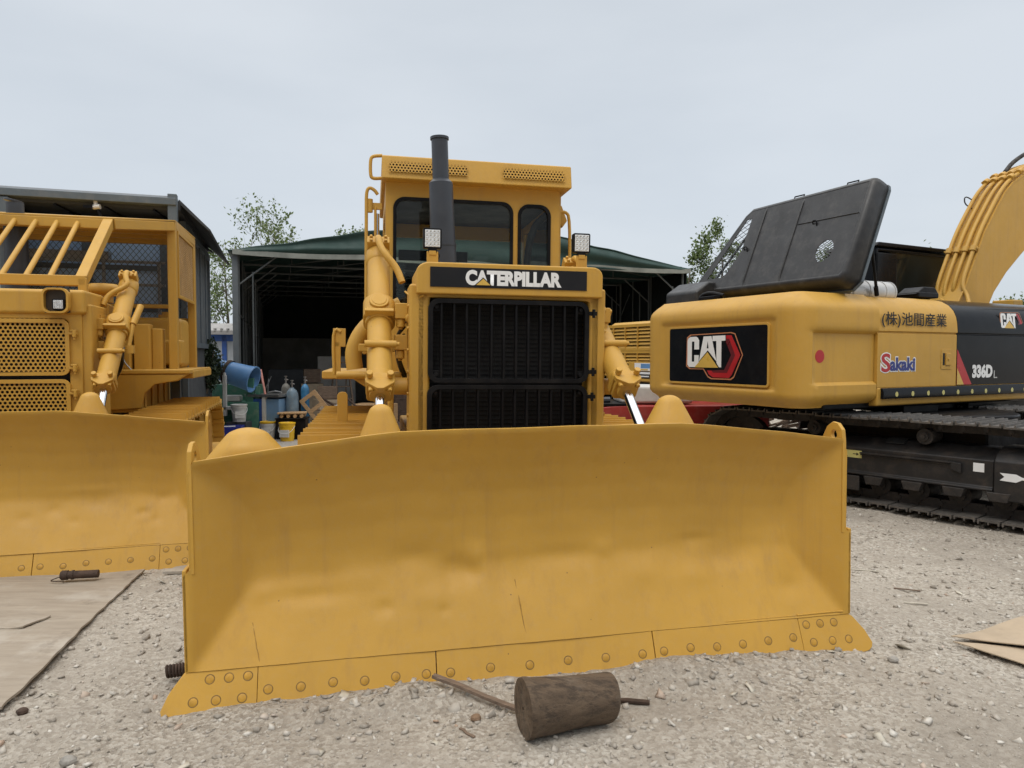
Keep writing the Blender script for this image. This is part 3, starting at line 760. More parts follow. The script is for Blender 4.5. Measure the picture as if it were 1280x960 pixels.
# ================================================================== MAIN DOZER
def main_dozer():
    Y = 'yellow'
    root = thing('bulldozer', 'yellow bulldozer with enclosed cab, tall black exhaust and black barred grille', 'bulldozer', (BX, BY, 0), BTH, roll=.010)
    # the blade hangs a little down to the left, the body stands a touch the other way
    dents = [(-.48, .53, .09, .07, .022), (-.36, .60, .05, .07, -.016), (-.40, .52, .06, .05, .018), (-1.25, .46, .16, .035, .014), (-1.0, .55, .12, .06, -.01), (.38, .60, .07, .05, -.012), (1.12, .50, .2, .05, .012),
             (-.87, .38, .05, .03, .012), (.6, .47, .09, .06, -.012), (-.15, .5, .12, .08, .010), (.9, .44, .12, .06, -.010), (1.45, .55, .12, .14, -.03), (-.62, .42, .1, .05, -.009), (-.7, .63, .16, .05, .012), (.15, .57, .16, .05, .01),
             (-.55, .35, .03, .02, .008), (.95, .62, .12, .03, .01), (1.5, .33, .08, .05, .012), (-1.5, .5, .07, .05, -.012)]
    bl = make_blade(root, 1.815, .171, 1.335, 1.216, .81, .0, dents, Y, [-1.505, -.61, .60, 1.505],
                    [(-.87, .055, 1.45, .45, .38), (.90, .062, 1.465, .45, .55), (-1.60, .09, 1.335, .45, .85), (1.6, .07, 1.22, .45, .6)], seed=1, seams_extra=[(-.115, .18, -.15, .47, .0022), (-1.495, .18, -1.54, .36, .0018), (1.5, .185, 1.80, .188, .006), (1.05, .183, 1.5, .184, .004)])
    bl.rotation_euler = (0, -.020, 0)
    body = root                                            # body leans by its own small angle
    dozer_core(root, Y, 'main')
    # radiator guard: frame plate with opening + sides
    rg = plate('radiator_guard', [[(-.645, .95), (.64, .95), (.64, 2.16), (-.645, 2.16)], rrect(-.60, .585, 1.0, 2.11, .05)], .06, FR(0, 1.20, 0), Y, root, bevel=.008)
    for q in ((-.70, -.56, 1.17, 1.50, .95, 2.2), (.56, .69, 1.17, 1.50, .95, 2.2), (-.68, .67, 1.503, 1.62, .9, 2.2)):
        s_ = MB(); s_.box(*q); s_.build('guard_side', Y, rg, bevel=.02, seg=3)
    # top housing with the name plate
    t = MB(); t.prism([(-.655, 2.13), (.65, 2.13), (.65, 2.28)]+[(.65-.07*(1-cos(a)), 2.28+.065*sin(a)) for a in np.linspace(0.2, pi/2, 6)]+[(-.655+.09*(1-cos(a)), 2.28+.065*sin(a)) for a in np.linspace(pi/2, .2, 6)]+[(-.655, 2.28)], 1.12, 1.7, 'y')
    th = t.build('hood_nose', Y, root, bevel=.012, seg=3)
    np_ = MB(); np_.box(-.565, .53, 1.114, 1.1195, 2.178, 2.312); npo = np_.build('name_plate', 'ink', th, bevel=.001)
    text('lettering', 'CATERPILLAR', .672, .104, FR(.01, 1.1125, 2.246), 'white', npo, bold=.058, space=1.0)
    tri = MB(); tri.prism([(-.255, 2.196), (-.155, 2.196), (-.205, 2.24)], 1.107, 1.1105, 'y'); tri.build('peak_mark', 'decal_yellow', npo)
    tri = MB(); tri.prism([(-.268, 2.191), (-.142, 2.191), (-.205, 2.249)], 1.1105, 1.1118, 'y'); tri.build('peak_outline', 'ink', npo)
    # grille doors
    for z0, z1, x0, x1 in ((1.53, 2.10, -.575, .555), (.93, 1.515, -.58, .55)):
        gr = plate('grille_door', [rrect(x0, x1, z0, z1, .07, 7), rrect(x0+.032, x1-.032, z0+.03, z1-.03, .05, 7)], .05, FR(0, 1.15, 0), 'black', root, bevel=.008)
        b = MB()
        for k in range(12):
            xx = x0+.09+(x1-x0-.18)*k/11
            b.box(xx-.009, xx+.009, 1.142, 1.17, z0+.02, z1-.02); b.cyl((xx, 1.142, z0+.02), (xx, 1.142, z1-.02), .009, n=8)
        b.build('grille_bar', 'black', gr, angle=40)
        c = MB(); 
        for cx in (x0+.055, x1-.055):
            for cz in (z0+.055, z1-.055): c.box(cx-.03, cx+.03, 1.16, 1.175, cz-.03, cz+.03); c.cyl((cx, 1.14, cz), (cx, 1.16, cz), .016, n=6)
        c.build('corner_plate', 'black', gr, bevel=.003)
        l_ = MB()
        for zz in (z0+.08, z1-.08)[:2]: l_.box(x1-.005, x1+.055, 1.118, 1.135, zz-.014, zz+.014); l_.cyl((x1+.03, 1.118, zz-.03), (x1+.03, 1.118, zz+.03), .012, n=8)
        l_.build('latch', 'black', gr, bevel=.002)
    c = MB(); c.box(-.6, .6, 1.30, 1.36, .95, 2.15)
    co_ = c.build('radiator_core', 'dark', root)
    f = MB()
    for k in range(36): f.box(-.58, .58, 1.296, 1.3, 1.0+k*.032, 1.012+k*.032)
    f.build('core_fin', 'black', co_)
    # engine hood and engine
    h = MB(); h.prism([(-.52, 1.95), (-.52, 2.2), (-.44, 2.28), (.44, 2.28), (.52, 2.2), (.52, 1.95)], 1.6, 2.95, 'y'); h.build('engine_hood', Y, root, bevel=.02, seg=3)
    e = MB(); e.box(-.42, .42, 1.6, 2.9, .9, 1.96); e.box(-.5, -.4, 1.75, 2.1, 1.3, 1.85); e.cyl((-.5, 2.3, 1.5), (-.5, 2.75, 1.5), .09); e.box(-.56, -.42, 2.2, 2.35, 1.6, 1.8)
    for k in range(6): e.cyl((-.5, 1.8+k*.18, 1.92), (-.42, 1.8+k*.18, 1.92), .03)
    e.build('engine_block', Y, root, bevel=.012)
    side_fittings(root, -1, Y); side_fittings(root, 1, Y)
    # sensor lead
    c = MB(); c.tube([(-.72, 1.35, 2.16), (-.66, 1.2, 2.09), (-.64, 1.2, 2.10), (-.61, 1.14, 2.12)], .007, 6, 2); c.build('hose', Y, root)
    # exhaust
    x = MB(); A = Vector((-.355, 2.25, 2.2)); B = Vector((-.405, 2.25, 3.52))
    def at(z): t_ = (z-2.2)/(3.52-2.2); return A.lerp(B, t_)
    x.cyl(at(2.2), at(2.62), .108, .108, 28); x.cyl(at(2.62), at(2.64), .112, .112, 28); x.cyl(at(2.64), at(3.14), .104, .098, 28); x.cyl(at(3.14), at(3.17), .098, .07, 28)
    ex = x.build('exhaust_stack', 'exhaust', root, angle=50)
    x = MB(); x.tube([at(3.16), at(3.5)], [.068, .068], 28); x.cyl(at(3.495), at(3.515), .077, .077, 28); x.build('tail_pipe', 'exhaust', ex, angle=50)
    x = MB(); x.cyl(at(3.5151), at(3.516), .062, .062, 28); x.build('pipe_mouth', 'dark', ex)
    # work lights on the nose
    work_light(root, -.535, 1.30, 2.53, .128, .142, 2.33)
    work_light(root, .545, 1.30, 2.54, .128, .142, 2.33)
    # lift cylinders
    lift_cylinder(root, -1, -.90, 1.92, 2.46, 1.47, 2.01, 1.02, 1.50, .50, .95, Y, xg=-.895, xe=-.90)
    lift_cylinder(root, 1, .695, 2.02, 2.37, 1.47, 2.03, 1.0, 1.52, .42, .95, Y, xg=.775, xe=.82)
    # cab
    y0 = 2.90
    fw = [rrect(-.755, .335, 2.02, 3.14, .10, 6), rrect(.395, .695, 2.02, 3.13, .10, 6)]
    cab = plate('cab', [[(-.83, 1.45), (.79, 1.45), (.79, 3.28), (-.83, 3.28)]]+fw, .06, FR(0, y0, 0), Y, root, bevel=.006)
    cb = MB()
    for (sx) in (-.83, .77):
        cb.box(sx, sx+.05, y0+.03, y0+.16, 1.45, 3.28); cb.box(sx, sx+.05, y0+1.5, y0+1.62, 1.45, 3.28); cb.box(sx, sx+.05, y0+.16, y0+1.5, 1.45, 2.05); cb.box(sx, sx+.05, y0+.16, y0+1.5, 3.12, 3.28)
    cb.box(-.78, .77, y0+1.58, y0+1.62, 1.45, 2.10); cb.box(-.78, .77, y0+1.58, y0+1.62, 3.05, 3.28)
    cb.box(-.12, -.04, y0+1.58, y0+1.62, 2.1, 3.05)
    cb.box(-.78, .77, y0+.03, y0+1.6, 1.42, 1.5)
    cb.build('cab_shell', Y, cab, bevel=.008)
    ce = MB(); ce.box(-.78, .77, y0+.03, y0+1.6, 3.20, 3.25); ce.build('headliner', 'seat', cab)
    ro = MB(); ro.prism([(y0-.17, 3.275), (y0-.13, 3.485), (y0-.05, 3.50), (y0+1.72, 3.46), (y0+1.75, 3.28)], -.865, .87, 'x')
    # leave the front visor face to the perforated strips
    rf = ro.build('roof', Y, cab, bevel=.012, seg=3)
    vm = Matrix.Translation((0, y0-.176, 3.275)) @ Matrix.Rotation(-math.atan2(.04, .21), 4, 'X') @ Matrix.Rotation(pi/2, 4, 'X')
    for xa, xb in ((-.81, -.10), (.215, .80)):
        vd = MB(vm @ Matrix.Translation((0, 0, .0035))); vd.box(xa+.014, xb-.012, .066, .148, -.001, .001)
        v_ = vd.build('vent_backing', 'dark', rf)
        perforated('vent_screen', xa, xb, .058, .158, .0295, .0096, vm @ Matrix.Translation((0, 0, .0125)), Y, rf)
    # rubber seals and glass
    for ol, g0 in zip(fw, ((-.755, .335), (.395, .695))):
        xa, xb = g0; za, zb = 2.02, (3.14 if xa < 0 else 3.13)
        sl = plate('window_seal', [rrect(xa-.008, xb+.008, za-.008, zb+.008, .105, 7), rrect(xa+.022, xb-.022, za+.022, zb-.022, .085, 7)], .016, FR(0, y0-.034, 0), 'black', cab, bevel=.004)
        plate('window_glass', [rrect(xa, xb, za, zb, .1, 7)], .004, FR(0, y0-.02, 0), 'glass', sl)
    for xa, xb in ((-.78, -.12), (-.04, .77)):
        plate('rear_glass', [rrect(xa, xb, 2.1, 3.05, .03)], .004, FR(0, y0+1.6, 0), 'glass', cab)
    for sx in (-.805, .795):
        mt = Matrix.Translation((sx, y0+.16, 0)) @ Matrix.Rotation(pi/2, 4, 'Z') @ Matrix.Rotation(pi/2, 4, 'X')
        plate('side_glass', [rrect(0, 1.34, 2.05, 3.12, .03)], .004, mt, 'glass', cab)
    # inside: seat, sun visor, console
    i_ = MB(); i_.box(-.32, .22, y0+.75, y0+1.2, 1.7, 1.95); i_.prism(rrect(-.30, .20, 1.9, 2.62, .1), y0+1.15, y0+1.27, 'y'); i_.build('seat', 'seat', cab, bevel=.03)
    i_ = MB(); i_.box(-.66, .12, y0+1.5, y0+1.52, 2.78, 2.9); i_.box(.28, .5, y0+.3, y0+.6, 1.5, 2.25); i_.build('console', 'black', cab, bevel=.01)
    i_ = MB(); i_.tube([(-.45, y0+.25, 1.5), (-.5, y0+.3, 1.9), (-.42, y0+.2, 2.2)], .016); i_.tube([(-.6, y0+.2, 1.5), (-.6, y0+.25, 2.1)], .014); i_.build('lever', 'black', cab)
    # curved trim over the right-hand pane
    i_ = MB(); i_.tube([(.52, y0+.12, 2.05), (.50, y0+.12, 2.6), (.56, y0+.12, 2.95), (.7, y0+.12, 3.08)], .035, 10, 2); i_.build('inner_post', 'seat', cab, angle=60)
    # handrails
    for pts in ([(-.90, y0-.02, 3.16), (-.93, y0-.02, 3.20), (-.975, y0-.02, 3.22), (-1.0, y0-.02, 3.18), (-1.0, y0-.02, 3.02), (-1.0, y0-.02, 2.2)],
                [(-.86, y0-.05, 3.50), (-.95, y0-.05, 3.49), (-.965, y0-.05, 3.45), (-.965, y0-.05, 3.33), (-.95, y0-.05, 3.29), (-.86, y0-.05, 3.30)],
                [(.80, y0+.1, 3.10), (.88, y0+.1, 3.12), (.93, y0+.1, 3.06), (.93, y0+.1, 2.3)]):
        r_ = MB(); r_.tube(pts, .0155, 10, 2); r_.build('handrail', Y, cab, angle=60)
    r_ = MB(); r_.box(.82, .87, y0+.25, y0+.45, 1.6, 3.12); r_.prism([(.80, 3.1), (.87, 3.2), (.93, 3.05), (.88, 2.98)], y0+.2, y0+.3, 'y'); r_.build('door_frame', Y, cab, bevel=.008)
    r_ = MB(); r_.box(-.96, -.86, y0+.0, y0+.03, 3.03, 3.09); r_.cyl((-.97, y0, 3.0), (-.97, y0, 3.12), .028); r_.cyl((-.92, y0, 2.2), (-.92, y0, 3.05), .012); r_.build('rail_clamp', Y, cab, bevel=.004)
    r_ = MB(); r_.cyl((-.905, y0+.05, 2.2), (-.905, y0+.05, 3.0), .022); r_.build('gas_strut', 'chrome', cab, angle=60)
    # fenders, step, left hand pipework
    for s_ in (-1, 1):
        f = MB(); f.box(min(s_*.75, s_*1.42), max(s_*.75, s_*1.42), 3.35, 4.9, 1.48, 1.56); f.box(min(s_*.75, s_*.8), max(s_*.75, s_*.8), 2.9, 4.9, 1.1, 1.52); f.build('fender', Y, root, bevel=.015)
    p = MB(); p.box(-1.12, -.72, 2.0, 2.55, 1.535, 1.575); p.cyl((-1.22, 2.0, 1.555), (-.72, 2.0, 1.555), .03); p.prism([(-1.1, 1.53), (-.75, 1.53), (-.75, 1.43), (-.95, 1.43)], 2.02, 2.4, 'y'); p.build('step_plate', Y, root, bevel=.01)
    p = MB(); p.tube([(-.72, 2.1, 2.12), (-.86, 2.1, 2.05), (-1.02, 2.1, 1.92), (-1.10, 2.1, 1.75), (-1.08, 2.1, 1.6)], .065, 14, 2); p.build('intake_pipe', Y, root, angle=60)
    p = MB(); p.box(-.99, -.85, 2.15, 2.19, 1.58, 2.05); p.box(-1.02, -.8, 2.0, 2.04, 1.72, 1.80); p.box(-1.05, -.72, 1.9, 1.96, 1.74, 1.80); p.build('pipe_bracket', Y, root, bevel=.008)
    p = MB(); p.box(-1.25, -1.2, 2.3, 2.34, 1.55, 1.82); p.box(-1.26, -1.16, 2.3, 2.34, 1.78, 1.93); p.tube([(-1.2, 2.3, 1.9), (-1.24, 2.3, 1.93), (-1.26, 2.3, 1.85), (-1.25, 2.3, 1.55)], .014, 8, 1); p.build('mirror_arm', Y, root, bevel=.004)
    p = MB(); p.prism(rrect(-.045, .045, 0, .30, .04, 5), -.015, .015, 'y', Matrix.Translation((-1.2, 2.7, 1.09))); p.box(-1.3, -1.1, 2.65, 2.8, 1.08, 1.11); p.build('lug', Y, root, bevel=.004)
    return root
main_dozer()

# ================================================================== LEFT DOZER
def left_dozer():
    Y = 'yellow'
    root = thing('bulldozer', 'yellow bulldozer at the left with open barred canopy and perforated grille doors', 'bulldozer', (PLEFT[0], PLEFT[1], 0), PLEFT[2])
    dents = [(1.35, .42, .05, .03, .02), (1.5, .52, .07, .04, .014), (1.0, .5, .08, .05, .016), (.7, .47, .05, .04, .02), (1.62, .5, .06, .05, -.012), (.85, .38, .04, .03, .012), (1.2, .55, .1, .05, -.012), (.5, .42, .06, .04, .015), (.2, .5, .1, .05, .015), (1.45, .36, .04, .03, .012), (.95, .62, .2, .03, -.01)]
    dents = [(a, b, c, d, e*.55) for a, b, c, d, e in dents]
    bl = make_blade(root, 1.885, .171, 1.285, 1.17, .80, .0, dents, Y, [-1.505, -.61, .60, 1.505],
               [(-.87, .055, 1.41, .45, .4), (.90, .06, 1.41, .45, .42), (1.60, .07, 1.14, .45, .5)], seed=5, seams_extra=[(.8, .182, 1.5, .183, .004)])
    dozer_core(root, Y, 'left')
    # radiator guard with perforated doors
    X1 = .57
    rg = plate('radiator_guard', [[(-.66, .9), (.66, .9), (.66, 2.14), (-.66, 2.14)], rrect(-.55, .55, .98, 2.06, .06)], .06, FR(0, 1.20, 0), Y, root, bevel=.01)
    for q in ((-.74, -.62), (.62, .74)):
        s_ = MB(); s_.box(q[0], q[1], 1.19, 1.75, .9, 2.2); s_.build('guard_side', Y, rg, bevel=.02, seg=3)
    s_ = MB(); s_.box(.74, .752, 1.45, 1.72, .95, 2.12); s_.build('cover_plate', Y, rg, bevel=.004)
    t = MB(); t.box(-.70, .70, 1.14, 1.8, 2.10, 2.33); t.cyl((-.66, 1.2, 2.18), (-.66, 1.8, 2.18), .1); nose = t.build('hood_nose', Y, root, bevel=.035, seg=4)
    for z0, z1 in ((1.535, 2.055), (.95, 1.50)):
        gd = plate('grille_door', [rrect(-.56, .56, z0, z1, .07, 6), rrect(-.525, .525, z0+.035, z1-.035, .03, 4)], .03, FR(0, 1.155, 0), Y, root, bevel=.006)
        perforated('perforated_sheet', -.55, .55, z0+.02, z1-.015, .0385, .0135, FR(0, 1.155, 0), Y, gd)
        for zz in (z0+.07, z1-.13): hinge(gd, .575, 1.15, zz, Y)
    c = MB(); c.box(-.56, .56, 1.26, 1.3, .95, 2.1); c.build('radiator_core', 'dark', root)
    # lamp housing
    for s_ in (-1, 1):
        lh = plate('lamp_housing', [rrect(s_*.48-.108, s_*.48+.108, 2.105, 2.335, .06, 6), rrect(s_*.48-.09, s_*.48+.09, 2.122, 2.318, .05, 6)], .18, FR(0, 1.13, 0), Y, root, bevel=.006)
        b = MB(); b.box(s_*.48-.10, s_*.48+.10, 1.10, 1.125, 2.11, 2.33); b.build('lamp_backing', 'lampbrown', lh)
        work_light(lh, s_*.48+.025, 1.045, 2.185, .10, .10, None, 'led_lamp')
    # hood, engine
    h = MB(); h.prism([(-.56, 1.9), (-.56, 2.2), (-.48, 2.29), (.48, 2.29), (.56, 2.2), (.56, 1.9)], 1.75, 3.1, 'y')
    h.build('engine_hood', Y, root, bevel=.02, seg=3)
    h = MB(); h.prism([(1.7, 2.10), (1.7, 2.24), (2.45, 2.20), (2.45, 2.10)], .55, .76, 'x'); h.cyl((.68, 1.72, 2.20), (.68, 2.5, 2.14), .075); h.build('hood_flap', Y, root, bevel=.015)
    e = MB(); e.box(-.42, .45, 1.75, 3.0, .9, 1.95); e.box(.45, .5, 1.9, 2.5, 1.1, 1.6); e.build('engine_block', Y, root, bevel=.012)
    side_fittings(root, 1, Y)
    a = MB(); a.lathe([(.09, 0), (.09, .08), (.14, .09), (.16, .11), (.16, .15), (.13, .19), (.03, .20)], (.62, 2.1, 2.28), 24); a.build('air_precleaner', Y, root, angle=50)
    x = MB(); x.cyl((-.40, 2.78, 2.2), (-.40, 2.78, 3.15), .115, n=26); x.cyl((-.40, 2.78, 3.15), (-.40, 2.78, 3.40), .085, n=22); ex = x.build('exhaust_stack', 'exhaust', root, angle=50)
    x = MB(); x.prism(circ(0, 0, .095, 20), -.01, .01, 'z', Matrix.Translation((-.415, 2.78, 3.42)) @ Matrix.Rotation(.2, 4, 'Y')); x.build('rain_cap', 'exhaust', ex, bevel=.003)
    lift_cylinder(root, 1, .895, 1.92, 2.43, 1.47, 2.0, 1.0, 1.46, .55, .95, Y, xg=.88, xe=.90)
    lift_cylinder(root, -1, -.9, 1.92, 2.43, 1.47, 2.0, 1.0, 1.46, .55, .95, Y)
    for j, (dx, dz) in enumerate(((0, 0), (.03, -.05), (.01, -.10))):
        v = MB(); v.tube([(.74, 1.6, 1.95+dz), (.82+dx, 1.75, 1.9+dz), (.80, 2.1, 1.75+dz), (.62, 2.5, 1.55+dz)], .014, 8, 2); v.build('hose', 'rubber', root, angle=60)
    # valve rod next to the right cylinder
    v = MB(); v.cyl((1.07, 1.62, 2.22), (1.02, 1.5, 2.03), .032); v.cyl((1.02, 1.5, 2.03), (.99, 1.42, 1.78), .02); v.box(.98, 1.04, 1.4, 1.46, 1.74, 1.82); v.build('quick_drop_valve', Y, root, angle=40)
    # canopy
    T = .10
    cp = MB()
    cp.bar((-.62, 2.58, 3.175), (.62, 2.58, 3.175), .09, .11); cp.bar((.60, 2.58, 3.18), (1.10, 3.27, 3.30), .09, .11); cp.bar((-.60, 2.58, 3.18), (-1.10, 3.27, 3.30), .09, .11)
    cp.bar((-1.1, 4.66, 3.32), (1.1, 4.66, 3.32), .09, .1)
    for s_ in (-1, 1): cp.bar((s_*1.1, 3.3, 3.315), (s_*1.12, 4.66, 3.315), .09, .1)
    can = cp.build('canopy', Y, root, bevel=.01)
    for s_ in (-1, 1):
        for (xa, ya) in ((1.04, 3.25), (1.06, 4.6)):
            pb = MB(); pb.box(min(s_*xa, s_*(xa+.1)), max(s_*xa, s_*(xa+.1)), ya, ya+.12, 1.55, 3.36); pb.build('canopy_post', Y, can, bevel=.012)
    cp = MB(); cp.add([(-.62, 2.54, 3.232), (.62, 2.54, 3.232), (1.14, 3.25, 3.362), (1.16, 4.72, 3.375), (-1.16, 4.72, 3.375), (-1.14, 3.25, 3.362),
                       (-.62, 2.54, 3.247), (.62, 2.54, 3.247), (1.14, 3.25, 3.377), (1.16, 4.72, 3.395), (-1.16, 4.72, 3.395), (-1.14, 3.25, 3.377)],
                      [(0, 1, 2, 5), (5, 2, 3, 4), (11, 8, 7, 6), (10, 9, 8, 11)]+[(i, (i+1) % 6, 6+(i+1) % 6, 6+i) for i in range(6)])
    for yy in (3.35, 3.8, 4.2): cp.box(-.95, .95, yy, yy+.06, 3.28, 3.352)
    cp.build('canopy_roof', Y, can)
    fg = MB()
    fg.bar((-.62, 1.52, 2.445), (.62, 1.52, 2.445), .10, .10)
    for s_ in (-1, 1):
        fg.bar((s_*.57, 1.5, 2.43), (s_*.57, 2.58, 3.20), .10, .10, (1, 0, 0)); fg.box(min(s_*.55, s_*.63), max(s_*.55, s_*.63), 1.47, 1.52, 2.28, 2.47)
    fgo = fg.build('front_guard', Y, can, bevel=.008)
    for k in range(5):
        b = MB(); b.cyl((.29-.205*k, 1.53, 2.46), (.27-.20*k, 2.57, 3.19), .026, n=14); b.build('guard_bar', Y, fgo, angle=60)
    # rear screen of crossing wires in a steel frame
    ms = MB(); z0, z1 = 2.22, 3.27
    def wire(mb, a, b, r=.0038): mb.cyl(a, b, r, n=5, caps=False)
    H = z1-z0; s = .075; k = -int(H/s)-1
    xx = -1.06-H
    while xx < 1.06:
        for sg in (1, -1):
            a = (xx, z0) if sg == 1 else (xx, z1); b = (xx+H*.8, z1) if sg == 1 else (xx+H*.8, z0)
            t0 = max(0, (-1.06-a[0])/(H*.8)); t1 = min(1, (1.06-a[0])/(H*.8))
            if t1 > t0:
                f = lambda t_: (a[0]+(b[0]-a[0])*t_, 4.66+sg*.003, a[1]+(b[1]-a[1])*t_)
                wire(ms, f(t0), f(t1))
        xx += s
    ms.build('rear_mesh', 'mesh_dark', can)
    ms = MB()
    for zz in (2.22,): ms.bar((-1.06, 4.66, zz), (1.06, 4.66, zz), .05, .05)
    ms.build('rear_rail', Y, can, bevel=.006)
    # side screen, fine mesh
    sf = plate('side_screen', [[(3.37, 2.44), (4.6, 2.44), (4.6, 3.27), (3.37, 3.27)], [(3.41, 2.48), (4.56, 2.48), (4.56, 3.23), (3.41, 3.23)]], .03, Matrix.Translation((1.14, 0, 0)) @ Matrix.Rotation(pi/2, 4, 'Z') @ Matrix.Rotation(pi/2, 4, 'X'), Y, can, bevel=.004)
    ms = MB(); H = .75; L_ = 1.15; s = .05; xx = 3.41-H
    while xx < 4.56:
        for sg in (1, -1):
            a = (xx, 2.48) if sg == 1 else (xx, 3.23); b = (xx+H, 3.23) if sg == 1 else (xx+H, 2.48)
            t0 = max(0, (3.41-a[0])/H); t1 = min(1, (4.56-a[0])/H)
            if t1 > t0:
                f = lambda t_: (1.14+sg*.002, a[0]+(b[0]-a[0])*t_, a[1]+(b[1]-a[1])*t_); wire(ms, f(t0), f(t1), .003)
        xx += s
    ms.build('screen_mesh', 'ybrown', sf)
    # fenders
    for s_ in (-1, 1):
        f = MB(); xs = sorted((s_*.5, s_*1.33)); f.box(xs[0], xs[1], 2.85, 4.75, 1.50, 1.555)
        xs = sorted((s_*.42, s_*1.2)); f.prism([(s_*.42, 1.50), (s_*1.32, 1.50), (s_*1.2, 1.42), (s_*.95, 1.38), (s_*.84, 1.28), (s_*.8, 1.1), (s_*.42, 1.08)][::s_], 2.86, 2.92, 'y')
        f.box(min(s_*.42, s_*.8), max(s_*.42, s_*.8), 2.9, 4.7, 1.05, 1.5)
        for k in range(4): f.box(min(s_*.8, s_*.83), max(s_*.8, s_*.83), 3.0+k*.4, 3.05+k*.4, 1.1, 1.45)
        f.box(min(s_*1.2, s_*1.34), max(s_*1.2, s_*1.34), 3.1, 4.75, 1.44, 1.535)
        f.build('fender', Y, root, bevel=.015)
    # floor, seat, tank, consoles
    f = MB(); f.box(-.5, .5, 2.95, 3.9, 1.45, 1.52); f.build('floor_plate', Y, root)
    q = MB(); q.box(-.9, 1.08, 3.95, 4.6, 1.55, 2.22); q.build('fuel_tank', Y, root, bevel=.07, seg=4)
    q = MB(); q.box(.72, 1.12, 3.6, 3.95, 1.60, 1.92); q.build('battery_box', Y, root, bevel=.03, seg=3)
    q = MB(); q.box(.42, .66, 3.02, 3.25, 1.53, 2.12); q.box(.68, .86, 3.1, 3.3, 1.53, 2.10); q.box(.86, .98, 3.2, 3.4, 1.53, 2.05); q.build('dash_console', Y, root, bevel=.015)
    q = MB(); q.box(.14, .48, 2.85, 3.0, 1.53, 1.68); q.build('toe_board', Y, root, bevel=.03, seg=3)
    q = MB(); q.tube([(.50, 3.0, 2.05), (.56, 3.0, 2.2), (.58, 3.0, 2.42), (.50, 3.0, 2.42)], .012, 8, 1); q.tube([(.56, 3.0, 2.05), (.62, 3.0, 2.15), (.62, 3.0, 2.40)], .012, 8, 1); q.ball((.62, 3.0, 2.43), .03); q.build('lever', Y, root, angle=60)
    q = MB(); q.lathe([(.06, 0), (.055, .01), (.02, .07), (.012, .12)], (.56, 2.98, 1.80), 16); q.tube([(.56, 2.97, 1.8), (.6, 2.97, 1.65), (.68, 2.97, 1.55)], .01, 6, 1); q.build('horn', 'steel', root, angle=60)
    q = MB(); q.box(-.3, .3, 3.55, 3.95, 1.6, 1.85); q.prism(rrect(-.28, .28, 1.85, 2.42, .1), 3.9, 4.0, 'y'); q.build('seat', 'seat', root, bevel=.04, seg=3)
    q = MB(); q.cyl((.85, 4.3, 2.22), (.85, 4.3, 2.27), .11); q.cyl((.85, 4.3, 2.27), (.85, 4.3, 2.31), .07); q.build('tank_cap', Y, root, angle=40)
    q = MB(); q.bar((-.6, 3.9, 2.36), (1.0, 3.9, 2.36), .05, .05); q.build('grab_rail', Y, root, bevel=.01)
    return root
left_dozer()
# ================================================================== RIGHT EXCAVATOR
def cat_logo(par, mtx, w, h, lit='white'):
    """three white letters, yellow peak, red hexagon, copper outline; mtx local XY, centred, w x h"""
    S = lambda pts: [(x*w, y*h) for x, y in pts]
    out = [(-.47, .38), (-.41, .44), (.30, .46), (.36, .43), (.485, .0), (.35, -.45), (.30, -.5), (-.03, -.5), (-.09, -.46), (-.17, -.30), (-.42, -.30), (-.48, -.24)]
    inn = [(x*.965+.003, y*.955+.002) for x, y in out]
    plate('logo_outline', [S(out), S(inn)], .002, mtx, 'copper', par)
    z = lambda d: mtx @ Matrix.Translation((0, 0, d))
    plate('logo_ribbon', [S([(.215, .40), (.30, .40), (.445, 0), (.31, -.40), (.27, -.46), (-.0, -.46), (-.07, -.40), (-.10, -.32), (-.02, -.32), (.0, -.36), (.235, -.36), (.365, 0), (.265, .33), (.215, .33)])], .002, z(.001), 'red', par)
    plate('logo_ribbon', [S([(.215, .33), (.265, .33), (.365, 0), (.235, -.36), (.0, -.36), (-.02, -.32), (.19, -.30), (.30, 0), (.215, .26)])], .002, z(.002), 'darkred', par)
    # letters as plates
    Cw = [(-.455+.03, -.255), (-.27, -.255), (-.25, -.22), (-.25, .0), (-.33, .0), (-.33, -.14), (-.375, -.14), (-.375, .29), (-.33, .29), (-.33, .12), (-.245, .12), (-.245, .31), (-.27, .37), (-.30, .39), (-.40, .39), (-.44, .36), (-.455, .30), (-.455, -.2)]
    plate('logo_letter', [S(Cw)], .002, z(.003), lit, par)
    plate('logo_letter', [S([(-.245, -.13), (-.165, .39), (-.03, .395), (.06, -.13), (-.09, .10)]), S([(-.11, .14), (-.075, .14), (-.093, .30)])], .002, z(.003), lit, par)
    plate('logo_letter', [S([(-.01, .29), (-.01, .395), (.205, .40), (.205, .295), (.14, .29), (.14, -.25), (.105, -.25), (.062, -.16), (.055, .29)])], .002, z(.003), lit, par)
    plate('logo_peak', [S([(-.325, -.26), (.09, -.26), (-.095, .06)])], .002, z(.004), 'decal_yellow', par)
    return
M['smoked'] = mat('smoked_window', (.012, .016, .015), .12, var=.3, spec=.3, rvar=.04)
